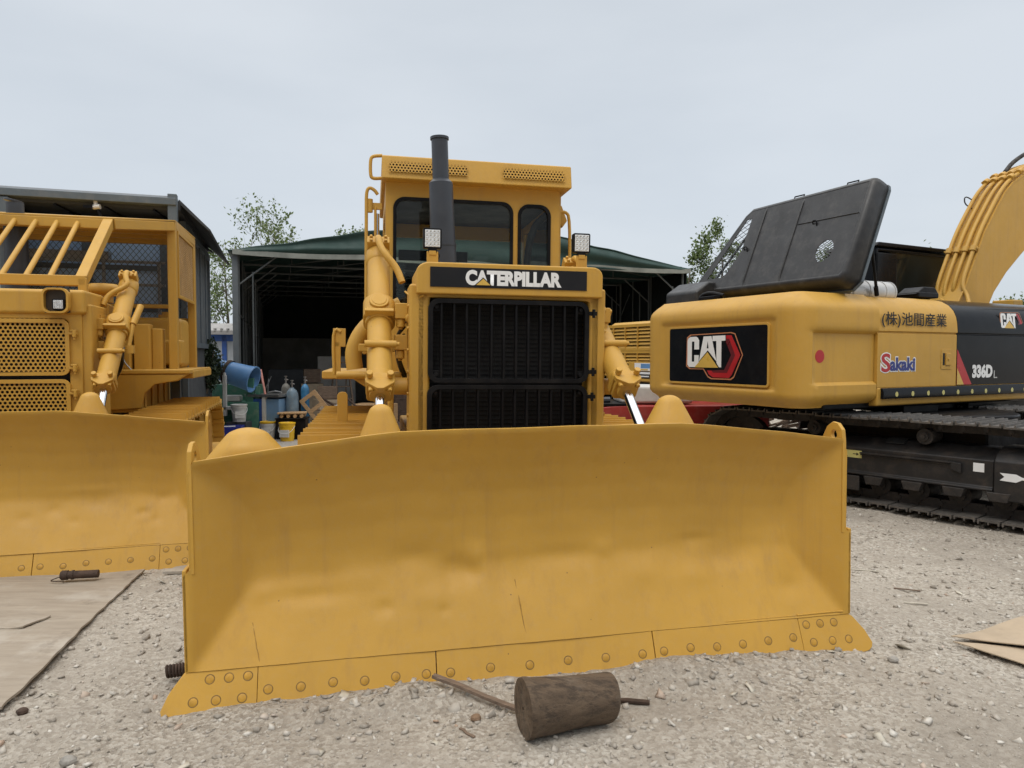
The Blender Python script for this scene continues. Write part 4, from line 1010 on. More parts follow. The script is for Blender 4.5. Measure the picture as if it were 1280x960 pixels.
def excavator():
    Y = 'yellow2'
    PE = (3.279, 7.758, .479)
    root = thing('excavator', 'large yellow and black tracked excavator on the right with its dark engine hood propped open', 'excavator', (PE[0], PE[1], 0), PE[2])
    W = 2.75
    # --- counterweight: rings of a plan outline, inset by height
    XR = -.20
    def plan(rr=.30, n=10):
        pts = []
        def seg(a, b, k):
            for i in range(k): t = i/k; pts.append((a[0]+(b[0]-a[0])*t, a[1]+(b[1]-a[1])*t))
        seg((1.065, 0), (XR+rr, 0), 46)
        for i in range(n): a = -pi/2-pi/2*i/n; pts.append((XR+rr+rr*cos(a), rr+rr*sin(a)))
        seg((XR, rr), (XR, W-rr), 70)
        for i in range(n): a = pi-pi/2*i/n; pts.append((XR+rr+rr*cos(a), W-rr+rr*sin(a)))
        seg((XR+rr, W), (1.065, W), 30)
        pts.append((1.065, W))
        return pts
    pl = plan(); n = len(pl)
    nr = []
    for i, p in enumerate(pl):
        a = pl[max(0, i-1)]; b = pl[min(n-1, i+1)]; d = Vector((b[0]-a[0], b[1]-a[1])); d.normalize(); nr.append((d.y, -d.x))
    # bulge of the rear face
    def sm(x, a, b): t = max(0, min(1, (x-a)/(b-a))); return t*t*(3-2*t)
    def inset(x, y, z):
        v = 0
        if z < 1.33: v += .0+.13*(1-sm(z, 1.13, 1.29))**2
        if z > 2.2: v += .26*sm(z, 2.2, 2.50)**1.6*.9
        # side recess
        if y < .02 and x > -.0:
            v += .042*sm(x, .0, .06)*sm(z, 1.385, 1.42)*(1-sm(z, 1.965, 1.99))
        # rear recess
        if x < XR+.02:
            yy = sm(y, .33, .38)*(1-sm(y, 2.28, 2.33)); v += .026*yy*sm(z, 1.31, 1.34)*(1-sm(z, 2.12, 2.16))
        v -= .022*sm(z, 1.98, 2.03)*(1-sm(z, 2.25, 2.4)) if y < .02 else 0
        return v
    zs = [1.13, 1.14, 1.155, 1.18, 1.21, 1.25, 1.29, 1.31, 1.325, 1.34, 1.385, 1.40, 1.42, 1.5, 1.6, 1.8, 1.9, 1.95, 1.965, 1.975, 1.99, 2.01, 2.05, 2.10, 2.12, 2.14, 2.16, 2.2, 2.24, 2.28, 2.32, 2.36, 2.39, 2.42, 2.435]
    rings = []
    for z in zs:
        r = []
        for (x, y), (nx_, ny_) in zip(pl, nr):
            v = inset(x, y, z); r.append((x+nx_*v, y+ny_*v, z))
        rings.append(r)
    for r in rings:
        for i in (0, n-1): r[i] = (1.065, r[i][1], r[i][2])
    mb = MB(); mb.loft(rings, caps=True, closed=True); cw = mb.build('counterweight', Y, root, angle=42)
    # name panel
    RY = Matrix((( 0, 0, -1), (-1, 0, 0), (0, 1, 0))).to_4x4()      # local X -> -y, local Y -> z, local Z -> -x
    def RR(y, z, x=XR): return Matrix.Translation((x, y, z)) @ RY
    pn = plate('name_panel', [rrect(-.84, .84, -.345, .345, .03, 4)], .03, RR(1.30, 1.725, XR+.018), 'gloss_black', cw, bevel=.003)
    plate('panel_rim', [rrect(-.87, .87, -.372, .372, .05, 5), rrect(-.842, .842, -.347, .347, .03, 5)], .034, RR(1.30, 1.725, XR+.018), Y, cw, bevel=.006)
    cat_logo(pn, RR(1.32, 1.725, XR+.0015), 1.02, .60)
    # red disc on the flank
    def SD(x, z, y=.0): return Matrix.Translation((x, y, z)) @ Matrix.Rotation(pi/2, 4, 'X')
    plate('red_disc', [circ(0, 0, .072, 32)], .003, SD(.155, 1.71, .0408), 'red', cw)
    lf = MB(); lf.tube([(.06, 1.85, 2.42), (.06, 1.82, 2.50), (.08, 1.68, 2.53), (.14, 1.50, 2.48)], .035, 8, 1); lf.box(.0, .20, 1.52, 1.80, 2.42, 2.485); lf.build('lifting_eye', 'black', cw, bevel=.01)
    # --- side panels
    prof = [(0, 1.345), (0, 1.975), (.012, 1.985), (.012, 1.995), (-.008, 2.005), (-.008, 2.03), (0, 2.12), (.015, 2.20), (.05, 2.28), (.11, 2.35), (.20, 2.405), (.32, 2.44), (.5, 2.46), (.6, 2.46), (.6, 1.345)]
    def panel(name, x0, x1, m, par, pr=prof, off=0):
        mb = MB(); mb.loft([[(x0, y+off, z) for y, z in pr], [(x1, y+off, z) for y, z in pr]]); return mb.build(name, m, par, bevel=.003, angle=30)
    dr = panel('side_door', 1.075, 2.60, Y, root)
    panel('side_panel', 2.606, 5.3, 'gloss_black', root)
    # hump on the black panel
    # slanted upper seam of the black area is a curved leading edge
    b = MB(); b.prism([(2.612, 1.352), (2.93, 1.352), (2.612, 1.80)], -.004, -.001, 'y'); s1 = b.build('red_stripe', 'red', root, bevel=0)
    b = MB(); b.prism([(2.613, 1.353), (2.76, 1.353), (2.613, 1.56)], -.0065, -.0045, 'y'); b.build('yellow_stripe', 'decal_yellow', root)
    text('lettering', '336D', .45, .175, SD(3.165, 1.52, -.003), 'white', root, bold=.06)
    text('lettering', 'L', .08, .10, SD(3.46, 1.475, -.003), 'greylid', root)
    # small logo on the hump (tilted back with the panel)
    cat_logo(root, Matrix.Translation((3.82, .008, 2.16)) @ Matrix.Rotation(pi/2-.10, 4, 'X'), .56, .30)
    t1 = text('lettering', '(株)池間産業', 1.24, .185, SD(1.74, 2.14, -.016) @ Matrix.Rotation(-.03, 4, 'X'), 'ink', dr, bold=.012)
    tx = text('lettering_outline', 'akaki', .50, .185, SD(1.535, 1.618, -.0022), 'white', dr, bold=.075)
    text('lettering', 'akaki', .47, .16, SD(1.535, 1.618, -.0045), 'navy', dr, bold=.04)
    text('lettering_outline', 'S', .20, .245, SD(1.225, 1.635, -.0022), 'white', dr, bold=.075)
    text('lettering', 'S', .165, .22, SD(1.225, 1.635, -.0045), 'red', dr, bold=.02)
    l = MB(); l.prism(rrect(2.28, 2.50, 1.55, 1.80, .015, 3), -.006, .0, 'y'); lo = l.build('latch', Y, dr, bevel=.003)
    l = MB(); l.box(2.31, 2.35, -.0075, -.0055, 1.60, 1.75); l.build('latch_recess', 'dark', lo)
    l = MB(); l.box(2.36, 2.46, -.02, -.005, 1.60, 1.75); l.cyl((2.40, -.03, 1.675), (2.40, -.02, 1.675), .014); l.build('latch_handle', Y, lo, bevel=.006)
    # lower rail and black strip
    b = MB(); b.prism([(-.0, 1.13), (.9, 1.10), (.9, 1.345), (-.01, 1.345), (-.01, 1.20)], 1.075, 5.3, 'x'); rl = b.build('lower_rail', Y, root, bevel=.02)
    b = MB(); b.prism([(-.045, 1.215), (-.05, 1.29), (-.03, 1.338), (.0, 1.342), (.0, 1.21)], 1.13, 5.3, 'x'); sp = b.build('black_strip', 'gloss_black', rl, bevel=.008, seg=3)
    for k in range(14):
        c = MB(); c.prism(circ(1.37+k*.30, 1.265, .026, 18, .03), -.0505, -.046, 'y'); c.build('reflector', 'warn', sp, bevel=.001)
    # --- deck, back walls of the house
    b = MB(); b.box(1.07, 3.2, .55, W, 1.2, 2.42); b.box(.3, 5.2, .1, W-.1, 1.10, 1.3); b.box(3.2, 5.2, .55, .95, 1.3, 2.3)
    b.build('house_frame', 'black', root, bevel=.02)
    b = MB(); b.prism([(.22, 2.42), (.22, 2.60), (.45, 2.74), (1.9, 2.74), (1.95, 2.42)], 2.1, W, 'y'); b.build('engine_cover', 'hood_black', root, bevel=.04, seg=3)
    b = MB()
    for k in range(5): b.box(.6+k*0, 1.6, 2.095, 2.1, 2.45+k*.035, 2.465+k*.035)
    b.box(2.0, 3.6, 2.05, W, 1.35, 1.95)
    b.build('cover_louvre', 'black', root)
    # muffler
    b = MB(); b.cyl((.95, .40, 2.50), (1.80, .40, 2.50), .135, n=28)
    for xx in (1.0, 1.3, 1.6, 1.77): b.cyl((xx, .40, 2.50), (xx+.02, .40, 2.50), .141, n=28)
    b.build('muffler', 'muffler', root, angle=40)
    b = MB(); b.box(2.28, 2.70, .30, .62, 2.46, 2.53); b.prism([(2.25, 2.50), (2.75, 2.50), (2.65, 2.60), (2.42, 2.60)], .32, .6, 'y'); b.build('mirror_foot', 'black', root, bevel=.015)
    # --- open hood: rounded tray leaning forwards
    A0 = Vector((.50, 0, 2.565)); up = Vector((.47, 0, 1.12)).normalized(); HY = Vector((0, 1, 0)); nrm = up.cross(HY); 
    if nrm.x < 0: nrm = -nrm                                     # depth direction, forwards
    Hm = Matrix((HY, up, nrm)).transposed().to_4x4(); Hm.translation = A0
    LH = 1.30; DP = .27
    ol = [(.08, .0), (2.42, .0), (2.55, .06), (2.56, .16), (1.98, LH-.10), (1.86, LH), (.08, LH+.04), (.02, LH+.02), (.0, LH-.04), (.0, .1)]
    def offs(ol, d):
        cx = sum(p[0] for p in ol)/len(ol); cy = sum(p[1] for p in ol)/len(ol); o = []
        nn = len(ol)
        for i in range(nn):
            a = Vector(ol[i-1]); b_ = Vector(ol[i]); c = Vector(ol[(i+1) % nn]); t = ((b_-a).normalized()+(c-b_).normalized()).normalized()
            nv = Vector((-t.y, t.x)); 
            if nv.dot(Vector((cx, cy))-b_) < 0: nv = -nv
            o.append(tuple(b_+nv*d))
        return o
    mesh_poly = [(1.98, .20), (2.34, .20), (1.90, LH-.16), (1.86, LH-.12), (1.86, .5)]
    rings = []
    for d, z in ((.0, DP), (.0, .14), (.003, .085), (.012, .045), (.035, .016), (.065, .003), (.09, .0)):
        o_ = offs(ol, d); rings.append([(x, y, min(z, .07) if k_ in (3, 4) else z) for k_, (x, y) in enumerate(o_)])
    hb = MB(Hm); hb.loft(rings, caps=False)
    hood = hb.build('open_hood', 'hood_black', root, angle=55, bevel=0)
    sd = hood.modifiers.new('thick', 'SOLIDIFY'); sd.thickness = .012
    hole = circ(.42, .42, .12, 22, .145)
    inner = offs(ol, .09)
    plate('hood_face', [inner, [(1.98, .24), (2.30, .24), (1.89, LH-.2), (1.80, LH-.19), (1.80, .62)], hole], .012, Hm @ Matrix.Translation((0, 0, .006)), 'hood_black', hood)
    rbs = MB(Hm)
    for yy in (.98, 1.58): rbs.tube([(yy-.02, .05, .02), (yy, .14, -.004), (yy, LH-.14, -.004), (yy, LH-.04, .02)], .013, 8)
    rbs.tube([(.10, .86, -.003), (.95, .86, -.003)], .007, 8)
    rbs.build('hood_rib', 'hood_black', hood, angle=60)
    rm = MB(Hm)
    for i in range(len(ol)):
        a = offs(ol, -.004)[i]; b_ = offs(ol, -.004)[(i+1) % len(ol)]; rm.bar((a[0], a[1], DP-.01), (b_[0], b_[1], DP-.01), .012, .035)
    rm.build('hood_lip', 'steelgrey', hood)
    def mesh_in(poly, s, nm, zz=.006):
        mm = MB(Hm); xs = [p[0] for p in poly]; ys = [p[1] for p in poly]
        def inside(x, y):
            c = False; j = len(poly)-1
            for i in range(len(poly)):
                xi, yi = poly[i]; xj, yj = poly[j]
                if (yi > y) != (yj > y) and x < (xj-xi)*(y-yi)/(yj-yi)+xi: c = not c
                j = i
            return c
        R = 3
        for ang in (.55, -.55):
            dx, dy = cos(ang), sin(ang); k = -40
            while k < 40:
                ox, oy = sum(xs)/len(xs)-dy*k*s, sum(ys)/len(ys)+dx*k*s; st_ = None; t = -R
                while t < R:
                    ins = inside(ox+dx*t, oy+dy*t)
                    if ins and st_ is None: st_ = t
                    if not ins and st_ is not None: mm.cyl((ox+dx*st_, oy+dy*st_, zz), (ox+dx*t, oy+dy*t, zz), .0042, n=4, caps=False); st_ = None
                    t += .02
                k += 1
        mm.build(nm, 'mesh_dark', hood)
    mesh_in([(1.96, .22), (2.32, .22), (1.90, LH-.18), (1.78, LH-.17), (1.78, .60)], .062, 'hood_mesh')
    mesh_in(circ(.42, .42, .125, 16, .15), .032, 'hole_mesh')
    for yy, up_ in ((.40, LH+.03), (1.18, LH+.015)):
        hn = MB(Hm); hn.tube([(yy-.075, up_, .1), (yy-.075, up_+.055, .1), (yy+.075, up_+.055, .1), (yy+.075, up_, .1)], .009, 8); hn.build('hood_handle', 'black', hood)
    for yy, zz in ((.68, .82), (1.72, .62)):
        hn = MB(Hm); hn.tube([(yy-.03, zz-.03, 0), (yy-.03, zz+.03, -.03), (yy+.03, zz+.03, -.03), (yy+.03, zz, 0)], .008, 8, 1); hn.build('hood_hook', 'black', hood)
    sr = MB(); sr.cyl((1.35, .22, 2.46), (1.06, .10, 3.05), .018); sr.cyl((1.35, .22, 2.44), (1.30, .2, 2.54), .026); sr.build('hood_strut', 'black', root, angle=50)
    # --- cab on the far side
    cb = MB(); cz0, cz1 = 1.4, 3.42; cx0, cx1, cy0, cy1 = 3.72, 5.75, 1.95, 2.85
    for xx in (cx0, cx1-.09):
        for yy in (cy0, cy1-.07): cb.box(xx, xx+.09, yy, yy+.07, cz0, cz1)
    cb.box(cx0, cx1, cy0, cy1, cz0, 2.0); cb.box(cx0, cx1, cy0, cy1, cz1-.06, cz1)
    cb.box(cx0, cx0+.55, cy0+.0, cy1, 2.0, 3.35)
    cab = cb.build('cab', 'gloss_black', root, bevel=.03, seg=3)
    cb = MB(); cb.prism([(cx0-.03, 3.43), (cx0+.05, 3.50), (cx1-.1, 3.50), (cx1+.03, 3.44)], cy0-.03, cy1+.03, 'y'); cb.build('cab_roof', 'black', cab, bevel=.02)
    cb = MB(); cb.box(cx0+.4, cx1-.09, cy0+.03, cy0+.036, 2.0, 3.36); cb.box(cx1-.05, cx1-.044, cy0+.07, cy1-.07, 2.0, 3.36); cb.box(cx0+.4, cx1-.09, cy1-.03, cy1-.024, 2.0, 3.36); cb.build('cab_window', 'smoked', cab)
    cb = MB(); cb.box(cx0+.56, cx1-.2, cy0+.25, cy1-.1, 2.0, 3.3); cb.build('cab_dark_filler', 'seat', cab)  # solid dark box added behind the panes so the cab reads dark
    cb = MB(); cb.box(4.15, 4.6, 2.2, 2.65, 1.9, 2.1); cb.box(4.1, 4.2, 2.2, 2.65, 2.1, 2.9); cb.build('cab_seat', 'seat', cab, bevel=.04)
    # --- boom
    back = [(4.2, 1.9), (4.42, 2.3), (4.76, 2.78), (5.01, 3.24), (5.24, 3.66), (5.50, 4.0), (5.75, 4.31), (5.98, 4.50), (6.25, 4.64), (6.7, 4.83), (7.4, 5.02), (8.4, 5.05), (9.6, 4.8), (10.4, 4.5)]
    front = [(10.3, 4.2), (9.4, 4.25), (8.2, 4.2), (7.3, 3.98), (6.7, 3.68), (6.25, 3.36), (5.85, 3.05), (5.52, 2.72), (5.25, 2.3), (5.15, 1.9)]
    b = MB(); b.prism(back+front, 1.16, 1.66, 'y'); bm_ = b.build('boom', Y, root, bevel=.02, seg=2, angle=30)
    b = MB()
    for (x0_, z0_), (x1_, z1_) in zip(back, back[1:]):
        b.bar((x0_, 1.165, z0_), (x1_, 1.165, z1_), .02, .03)
    b.build('boom_weld', Y, bm_)
    for yy, o_ in ((1.21, 0), (1.33, .0), (1.46, .0), (1.59, .0)):
        pts = []
        for (x_, z_), (nx_, nz_) in zip(back[2:11], [(-.92, .38), (-.92, .38), (-.89, .45), (-.84, .54), (-.72, .7), (-.6, .8), (-.4, .9), (-.3, .95), (-.1, 1)]):
            k = .055; pts.append((x_+nx_*k, yy, z_+nz_*k))
        if yy < 1.3: pts = [(4.50, .95, 2.35), (4.72, 1.1, 2.62)]+pts
        elif yy < 1.4: pts = [(4.95, 1.2, 2.2), (4.78, 1.34, 2.60)]+pts
        elif yy < 1.5: pts = [(4.85, 1.2, 2.2), (4.68, 1.44, 2.60)]+pts
        else: pts = [(4.45, 1.2, 2.45), (4.72, 1.55, 2.62)]+pts
        p = MB(); p.tube(pts, .03, 12, 2); p.build('hydraulic_tube', Y, bm_, angle=60)
    for (x_, z_, nx_, nz_) in ((5.07, 3.36, -.92, .4), (6.02, 4.545, -.5, .87), (6.25, 4.655, -.4, .92)):
        c = MB(); t_ = Vector((nz_, 0, -nx_))
        for yy in (1.21, 1.33, 1.46, 1.59):
            p0 = Vector((x_+nx_*.055, yy, z_+nz_*.055)); c.cyl(p0-t_*.045, p0+t_*.045, .05, n=14); c.bar(p0+Vector((0, -.07, 0)), p0+Vector((0, .07, 0)), .05, .03)
        c.build('tube_clamp', Y, bm_, bevel=.006)
    h = MB(); h.tube([(6.45, 1.55, 4.80), (6.7, 1.55, 5.02), (7.3, 1.5, 5.32), (8.0, 1.45, 5.3)], .035, 10, 2); h.build('black_hose', 'rubber', bm_, angle=60)
    h = MB(); h.tube([(5.66, 1.58, 4.24), (5.52, 1.66, 4.34), (5.52, 1.66, 4.20), (5.60, 1.58, 4.12)], .010, 8, 2); h.build('boom_cable', 'rubber', bm_, angle=60)
    b = MB()
    for yy in (.95, 1.99): b.cyl((5.6, yy, 1.4), (7.5, yy, 3.8), .10); b.cyl((7.4, yy, 3.68), (7.8, yy, 4.1), .05)
    b.build('boom_cylinder', Y, root, angle=40)
    b = MB(); b.prism([(10.2, 4.6), (10.7, 4.7), (10.6, 3.6), (10.0, 1.6), (9.8, 1.6), (9.9, 3.9)], 1.3, 1.64, 'y'); b.prism([(9.5, 1.6), (10.3, 1.7), (10.2, .9), (9.7, .3), (9.1, .5), (9.3, .9)], .9, 2.1, 'y'); b.build('stick', Y, root, bevel=.03)
    # mirror bracket at the right edge
    b = MB(); b.tube([(5.05, .25, 2.46), (5.12, .22, 2.75), (5.18, .2, 3.2)], .02); b.prism(rrect(5.02, 5.3, 2.72, 3.35, .06), .15, .23, 'y'); b.build('mirror', 'black', root, bevel=.02)
    b = MB(); b.box(4.98, 5.25, .6, .9, 2.3, 2.55); b.build('tool_box', Y, root, bevel=.02)
    # --- undercarriage
    yw = atan2(.62, .78); UO = Vector((4.17, 7.85, 0))
    RM = (Matrix.Translation((PE[0], PE[1], 0)) @ Matrix.Rotation(PE[2], 4, 'Z')).inverted() @ Matrix.Translation(UO) @ Matrix.Rotation(yw, 4, 'Z')
    for x0_ in (0.0, 2.6):
        tk = make_track(x0_, x0_+.8, -2.05, 2.05, .485, .53, .216, RM, 'shoe_grey', .026, 'track', root, linkm='track_dark')
        cx = x0_+.4
        w_ = MB(RM); wheel(w_, cx, .12, -2.05, .53, .36); w_.build('idler', 'track_dark', tk, angle=35)
        w_ = MB(RM); wheel(w_, cx, .1, 2.05, .53, .38); w_.build('sprocket', 'track_dark', tk, angle=35)
        for yy in (-.31, .95): w_ = MB(RM); wheel(w_, cx-.12, .26, yy, .84, .085, 18); w_.build('carrier_roller', 'track_dark', tk, angle=35)
        for k in range(8): w_ = MB(RM); wheel(w_, cx, .30, -1.45+k*.41, .235, .115, 18); w_.build('track_roller', 'track_dark', tk, angle=35)
        gd = MB(RM)
        for k in range(8):
            yy = -1.45+k*.41; gd.prism([(yy-.11, .345), (yy+.11, .345), (yy+.08, .25), (yy-.08, .25)], x0_+.05, x0_+.16, 'x')
        gd.box(x0_+.06, x0_+.10, .35, 1.0, .16, .33); gd.build('roller_guard', 'track_dark', tk, bevel=.01)
        f = MB(RM); f.prism([(x0_+.07, .345), (x0_+.07, .37), (x0_+.10, .385), (x0_+.10, .655), (x0_+.28, .765), (x0_+.55, .765), (x0_+.73, .66), (x0_+.73, .345)], -.985, 1.75, 'y')
        f.prism([(x0_+.06, .27), (x0_+.06, .66), (x0_+.12, .73), (x0_+.3, .79), (x0_+.6, .79), (x0_+.75, .68), (x0_+.75, .27)], -1.85, -.995, 'y')
        fr = f.build('track_frame', 'frame_dark', tk, bevel=.018)
        if x0_ < 1:
            d = MB(RM); d.prism([(x0_+.20, .728), (x0_+.32, .78), (x0_+.32, .79), (x0_+.20, .74)], -.08, .12, 'y'); d.build('frame_opening', 'dark', fr)
            d = MB(RM); d.bar((x0_+.085, -.60, .60), (x0_+.085, .35, .60), .05, .018); d.bar((x0_+.09, -.60, .58), (x0_+.09, .35, .58), .03, .012); d.prism([(-.70, .60), (-.60, .61), (-.60, .53), (-.70, .50)], x0_+.06, x0_+.1, 'x'); d.build('step_bar', 'frame_dark', fr, bevel=.004)
            d = MB(RM); d.prism([(.82, .55), (1.03, .55), (1.03, .44), (.82, .44)], x0_+.096, x0_+.0985, 'x'); d.build('frame_recess', 'dark', fr)
            st_ = MB(RM); st_.box(x0_+.096, x0_+.0985, .34, .60, .535, .62); wn = st_.build('warning_sticker', 'warn', fr)
            tr_ = plate('warning_mark', [[(-.11, -.035), (-.03, -.035), (-.07, .035)], [(-.093, -.026), (-.047, -.026), (-.07, .016)]], .002, RM @ Matrix.Translation((x0_+.095, .47, .578)) @ Matrix((( 0, 0, -1), (-1, 0, 0), (0, 1, 0))).to_4x4(), 'ink', wn)
            a_ = MB(RM); a_.box(x0_+.0945, x0_+.096, .39, .44, .574, .582); a_.prism([(.40, .56), (.40, .595), (.37, .578)], x0_+.0945, x0_+.096, 'x'); a_.build('warning_mark', 'ink', wn)
            st_ = MB(RM); st_.box(x0_+.096, x0_+.0985, -.90, -.80, .53, .62); st_.build('white_sticker', 'white', fr)
            ar = MB(RM); ar.prism([(-1.05, .55), (-1.09, .515), (-1.05, .475), (-1.19, .47), (-1.24, .50), (-1.6, .50), (-1.6, .525), (-1.24, .525), (-1.19, .55)], x0_+.0545, x0_+.058, 'x'); ar.build('arrow_mark', 'white', fr)
    b = MB(RM); b.box(.5, 2.9, -.8, .8, .55, .9); b.cyl((1.75, .1, .85), (1.75, .1, 1.02), .8, n=40); b.build('car_body', 'black', root, bevel=.03)
    b = MB(); b.cyl((3.0, 1.2, .98), (3.0, 1.2, 1.12), .85, n=40); b.build('swing_ring', 'black', root)
    b = MB(); b.box(1.8, 2.5, .15, .6, .98, 1.12); b.box(3.4, 4.9, .3, 1.0, .95, 1.12); b.build('belly_plate', 'black', root, bevel=.01)
    return root
excavator()
# ================================================================== TARPAULIN SHED
PG = (-6.04, 15.5, .318)
M['tubegrey'] = mat('dull_grey_tube', (.11, .12, .12), .5, .2, var=.2)
def tarp_shed():
    root = thing('tarpaulin_shed', 'large open-fronted shed of steel tube covered with dark green tarpaulin, behind the middle bulldozer', 'shed', (PG[0], PG[1], 0), PG[2])
    W, D, H, A = 11.25, 11.0, 4.0, 4.98
    # roof cloth: sagging gable, with real thickness
    mb = MB(); NXr, NYr = 60, 30; vs = []
    def rz(x, y):
        t = abs(x/W-.5)*2; z = A-(A-H)*t**1.05
        z -= .05*abs(sin(y*1.9))*(1-t*.3); z += .03*noise.noise(Vector((x*1.3, y*2.1, 0)))+.02*sin(x*5+y)*(1-t)
        return z
    for j in range(NYr+1):
        for i in range(NXr+1): x = -.1+(W+.2)*i/NXr; y = -.15+(D+.3)*j/NYr; vs.append((x, y, rz(max(0, min(W, x)), y)))
    mb.add(vs, [(j*(NXr+1)+i, j*(NXr+1)+i+1, (j+1)*(NXr+1)+i+1, (j+1)*(NXr+1)+i) for j in range(NYr) for i in range(NXr)])
    rf = mb.build('roof', 'canvas', root, angle=80); s_ = rf.modifiers.new('t', 'SOLIDIFY'); s_.thickness = .03
    # front gable cloth with folds
    mb = MB(); vs = []; NZ = 14
    for i in range(91):
        x = W*i/90; zt = rz(x, -.15)
        for k in range(NZ+1):
            t = k/NZ; z = H-.10+(zt-(H-.10))*t
            y = -.16+.05*sin(t*9+x*.6+.8*noise.noise(Vector((x*.5, t*2, 3))))*min(1, (zt-H)*2.2+.05)-.10*t*(1-t)
            vs.append((x, y, z))
    n = NZ+1
    mb.add(vs, [(i*n+k, (i+1)*n+k, (i+1)*n+k+1, i*n+k+1) for i in range(90) for k in range(NZ)])
    gb = mb.build('gable_cloth', 'canvas', root, angle=80); s_ = gb.modifiers.new('t', 'SOLIDIFY'); s_.thickness = .02
    mb = MB(); rings = []
    for i in range(61):
        x = W*i/60; z = H-.06-.04*abs(sin(x*1.1)); rings.append([(x, -.19, z-.05), (x, -.14, z-.05), (x, -.14, z+.06), (x, -.19, z+.06)])
    mb.loft(rings); mb.build('valance', 'valance', gb, angle=60)
    # side and back cloths (inside dark)
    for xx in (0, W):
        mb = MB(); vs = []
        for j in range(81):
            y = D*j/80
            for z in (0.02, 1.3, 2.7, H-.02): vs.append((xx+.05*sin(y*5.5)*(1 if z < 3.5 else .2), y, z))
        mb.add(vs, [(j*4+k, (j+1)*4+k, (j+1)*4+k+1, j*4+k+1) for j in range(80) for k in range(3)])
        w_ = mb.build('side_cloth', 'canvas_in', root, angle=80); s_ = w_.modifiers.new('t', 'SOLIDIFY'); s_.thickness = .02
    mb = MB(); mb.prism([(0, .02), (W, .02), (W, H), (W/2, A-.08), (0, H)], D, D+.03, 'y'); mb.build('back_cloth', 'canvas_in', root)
    mb = MB(); mb.box(.1, W-.1, D-.35, D-.15, 0, 2.35); mb.build('block_wall', 'blockwall', root, bevel=.01)
    # portal frames of tube
    for k in range(7):
        y = .05+k*1.8
        mb = MB()
        for xx in (.1, W-.1):
            mb.cyl((xx, y, 0), (xx, y, H-.05), .035, n=8); s_ = 1 if xx < 1 else -1
            mb.cyl((xx, y, H-.75), (xx+s_*.8, y, H-.1), .02, n=6)
            mb.cyl((xx+s_*.3, y, 0), (xx+s_*.3, y, H-.45), .02, n=6)
        mb.cyl((.1, y, H-.08), (W-.1, y, H-.08), .03, n=8)
        mb.cyl((.1, y, H), (W/2, y, A-.1), .025, n=6); mb.cyl((W-.1, y, H), (W/2, y, A-.1), .025, n=6)
        for j in range(1, 9):
            x = W*j/9; zt = A-.1-(A-H)*abs(x/W-.5)*2; mb.cyl((x, y, H-.08), (x, y, zt), .016, n=6)
        mb.build('portal_frame', 'tubegrey', root, angle=60)
    for xx in (.12, W-.12):
        mb = MB()
        for j in range(1, 10): mb.cyl((xx, .6+j*1.1, 0), (xx, .6+j*1.1, H), .018, n=6)
        mb.build('wall_studs', 'tubegrey', root, angle=60)
    for xx in (.12, W-.12):
        mb = MB()
        for z in (1.2, 2.6): mb.cyl((xx, 0, z), (xx, D, z), .018, n=6)
        mb.cyl((xx, 3, .2), (xx, 6, 3.6), .016, n=6); mb.cyl((xx, 6, .2), (xx, 9, 3.6), .016, n=6); mb.cyl((xx, 6, .2), (xx, 3, 3.6), .016, n=6)
        mb.build('wall_brace', 'tubegrey', root, angle=60)
    mb = MB()
    for k in range(2):
        mb.box(-.02, .10, -.06+k*.24, .04+k*.24, 0, H-.1)
    mb.build('gate_track_post', 'cladding', root, bevel=.01)
tarp_shed()
slab = MB(Matrix.Translation((PG[0], PG[1], 0)) @ Matrix.Rotation(PG[2], 4, 'Z')); slab.box(-1.5, 11.6, -3.0, 11.5, -.2, .045)
tag(slab.build('concrete_slab', 'concrete', bevel=.01), kind='structure')

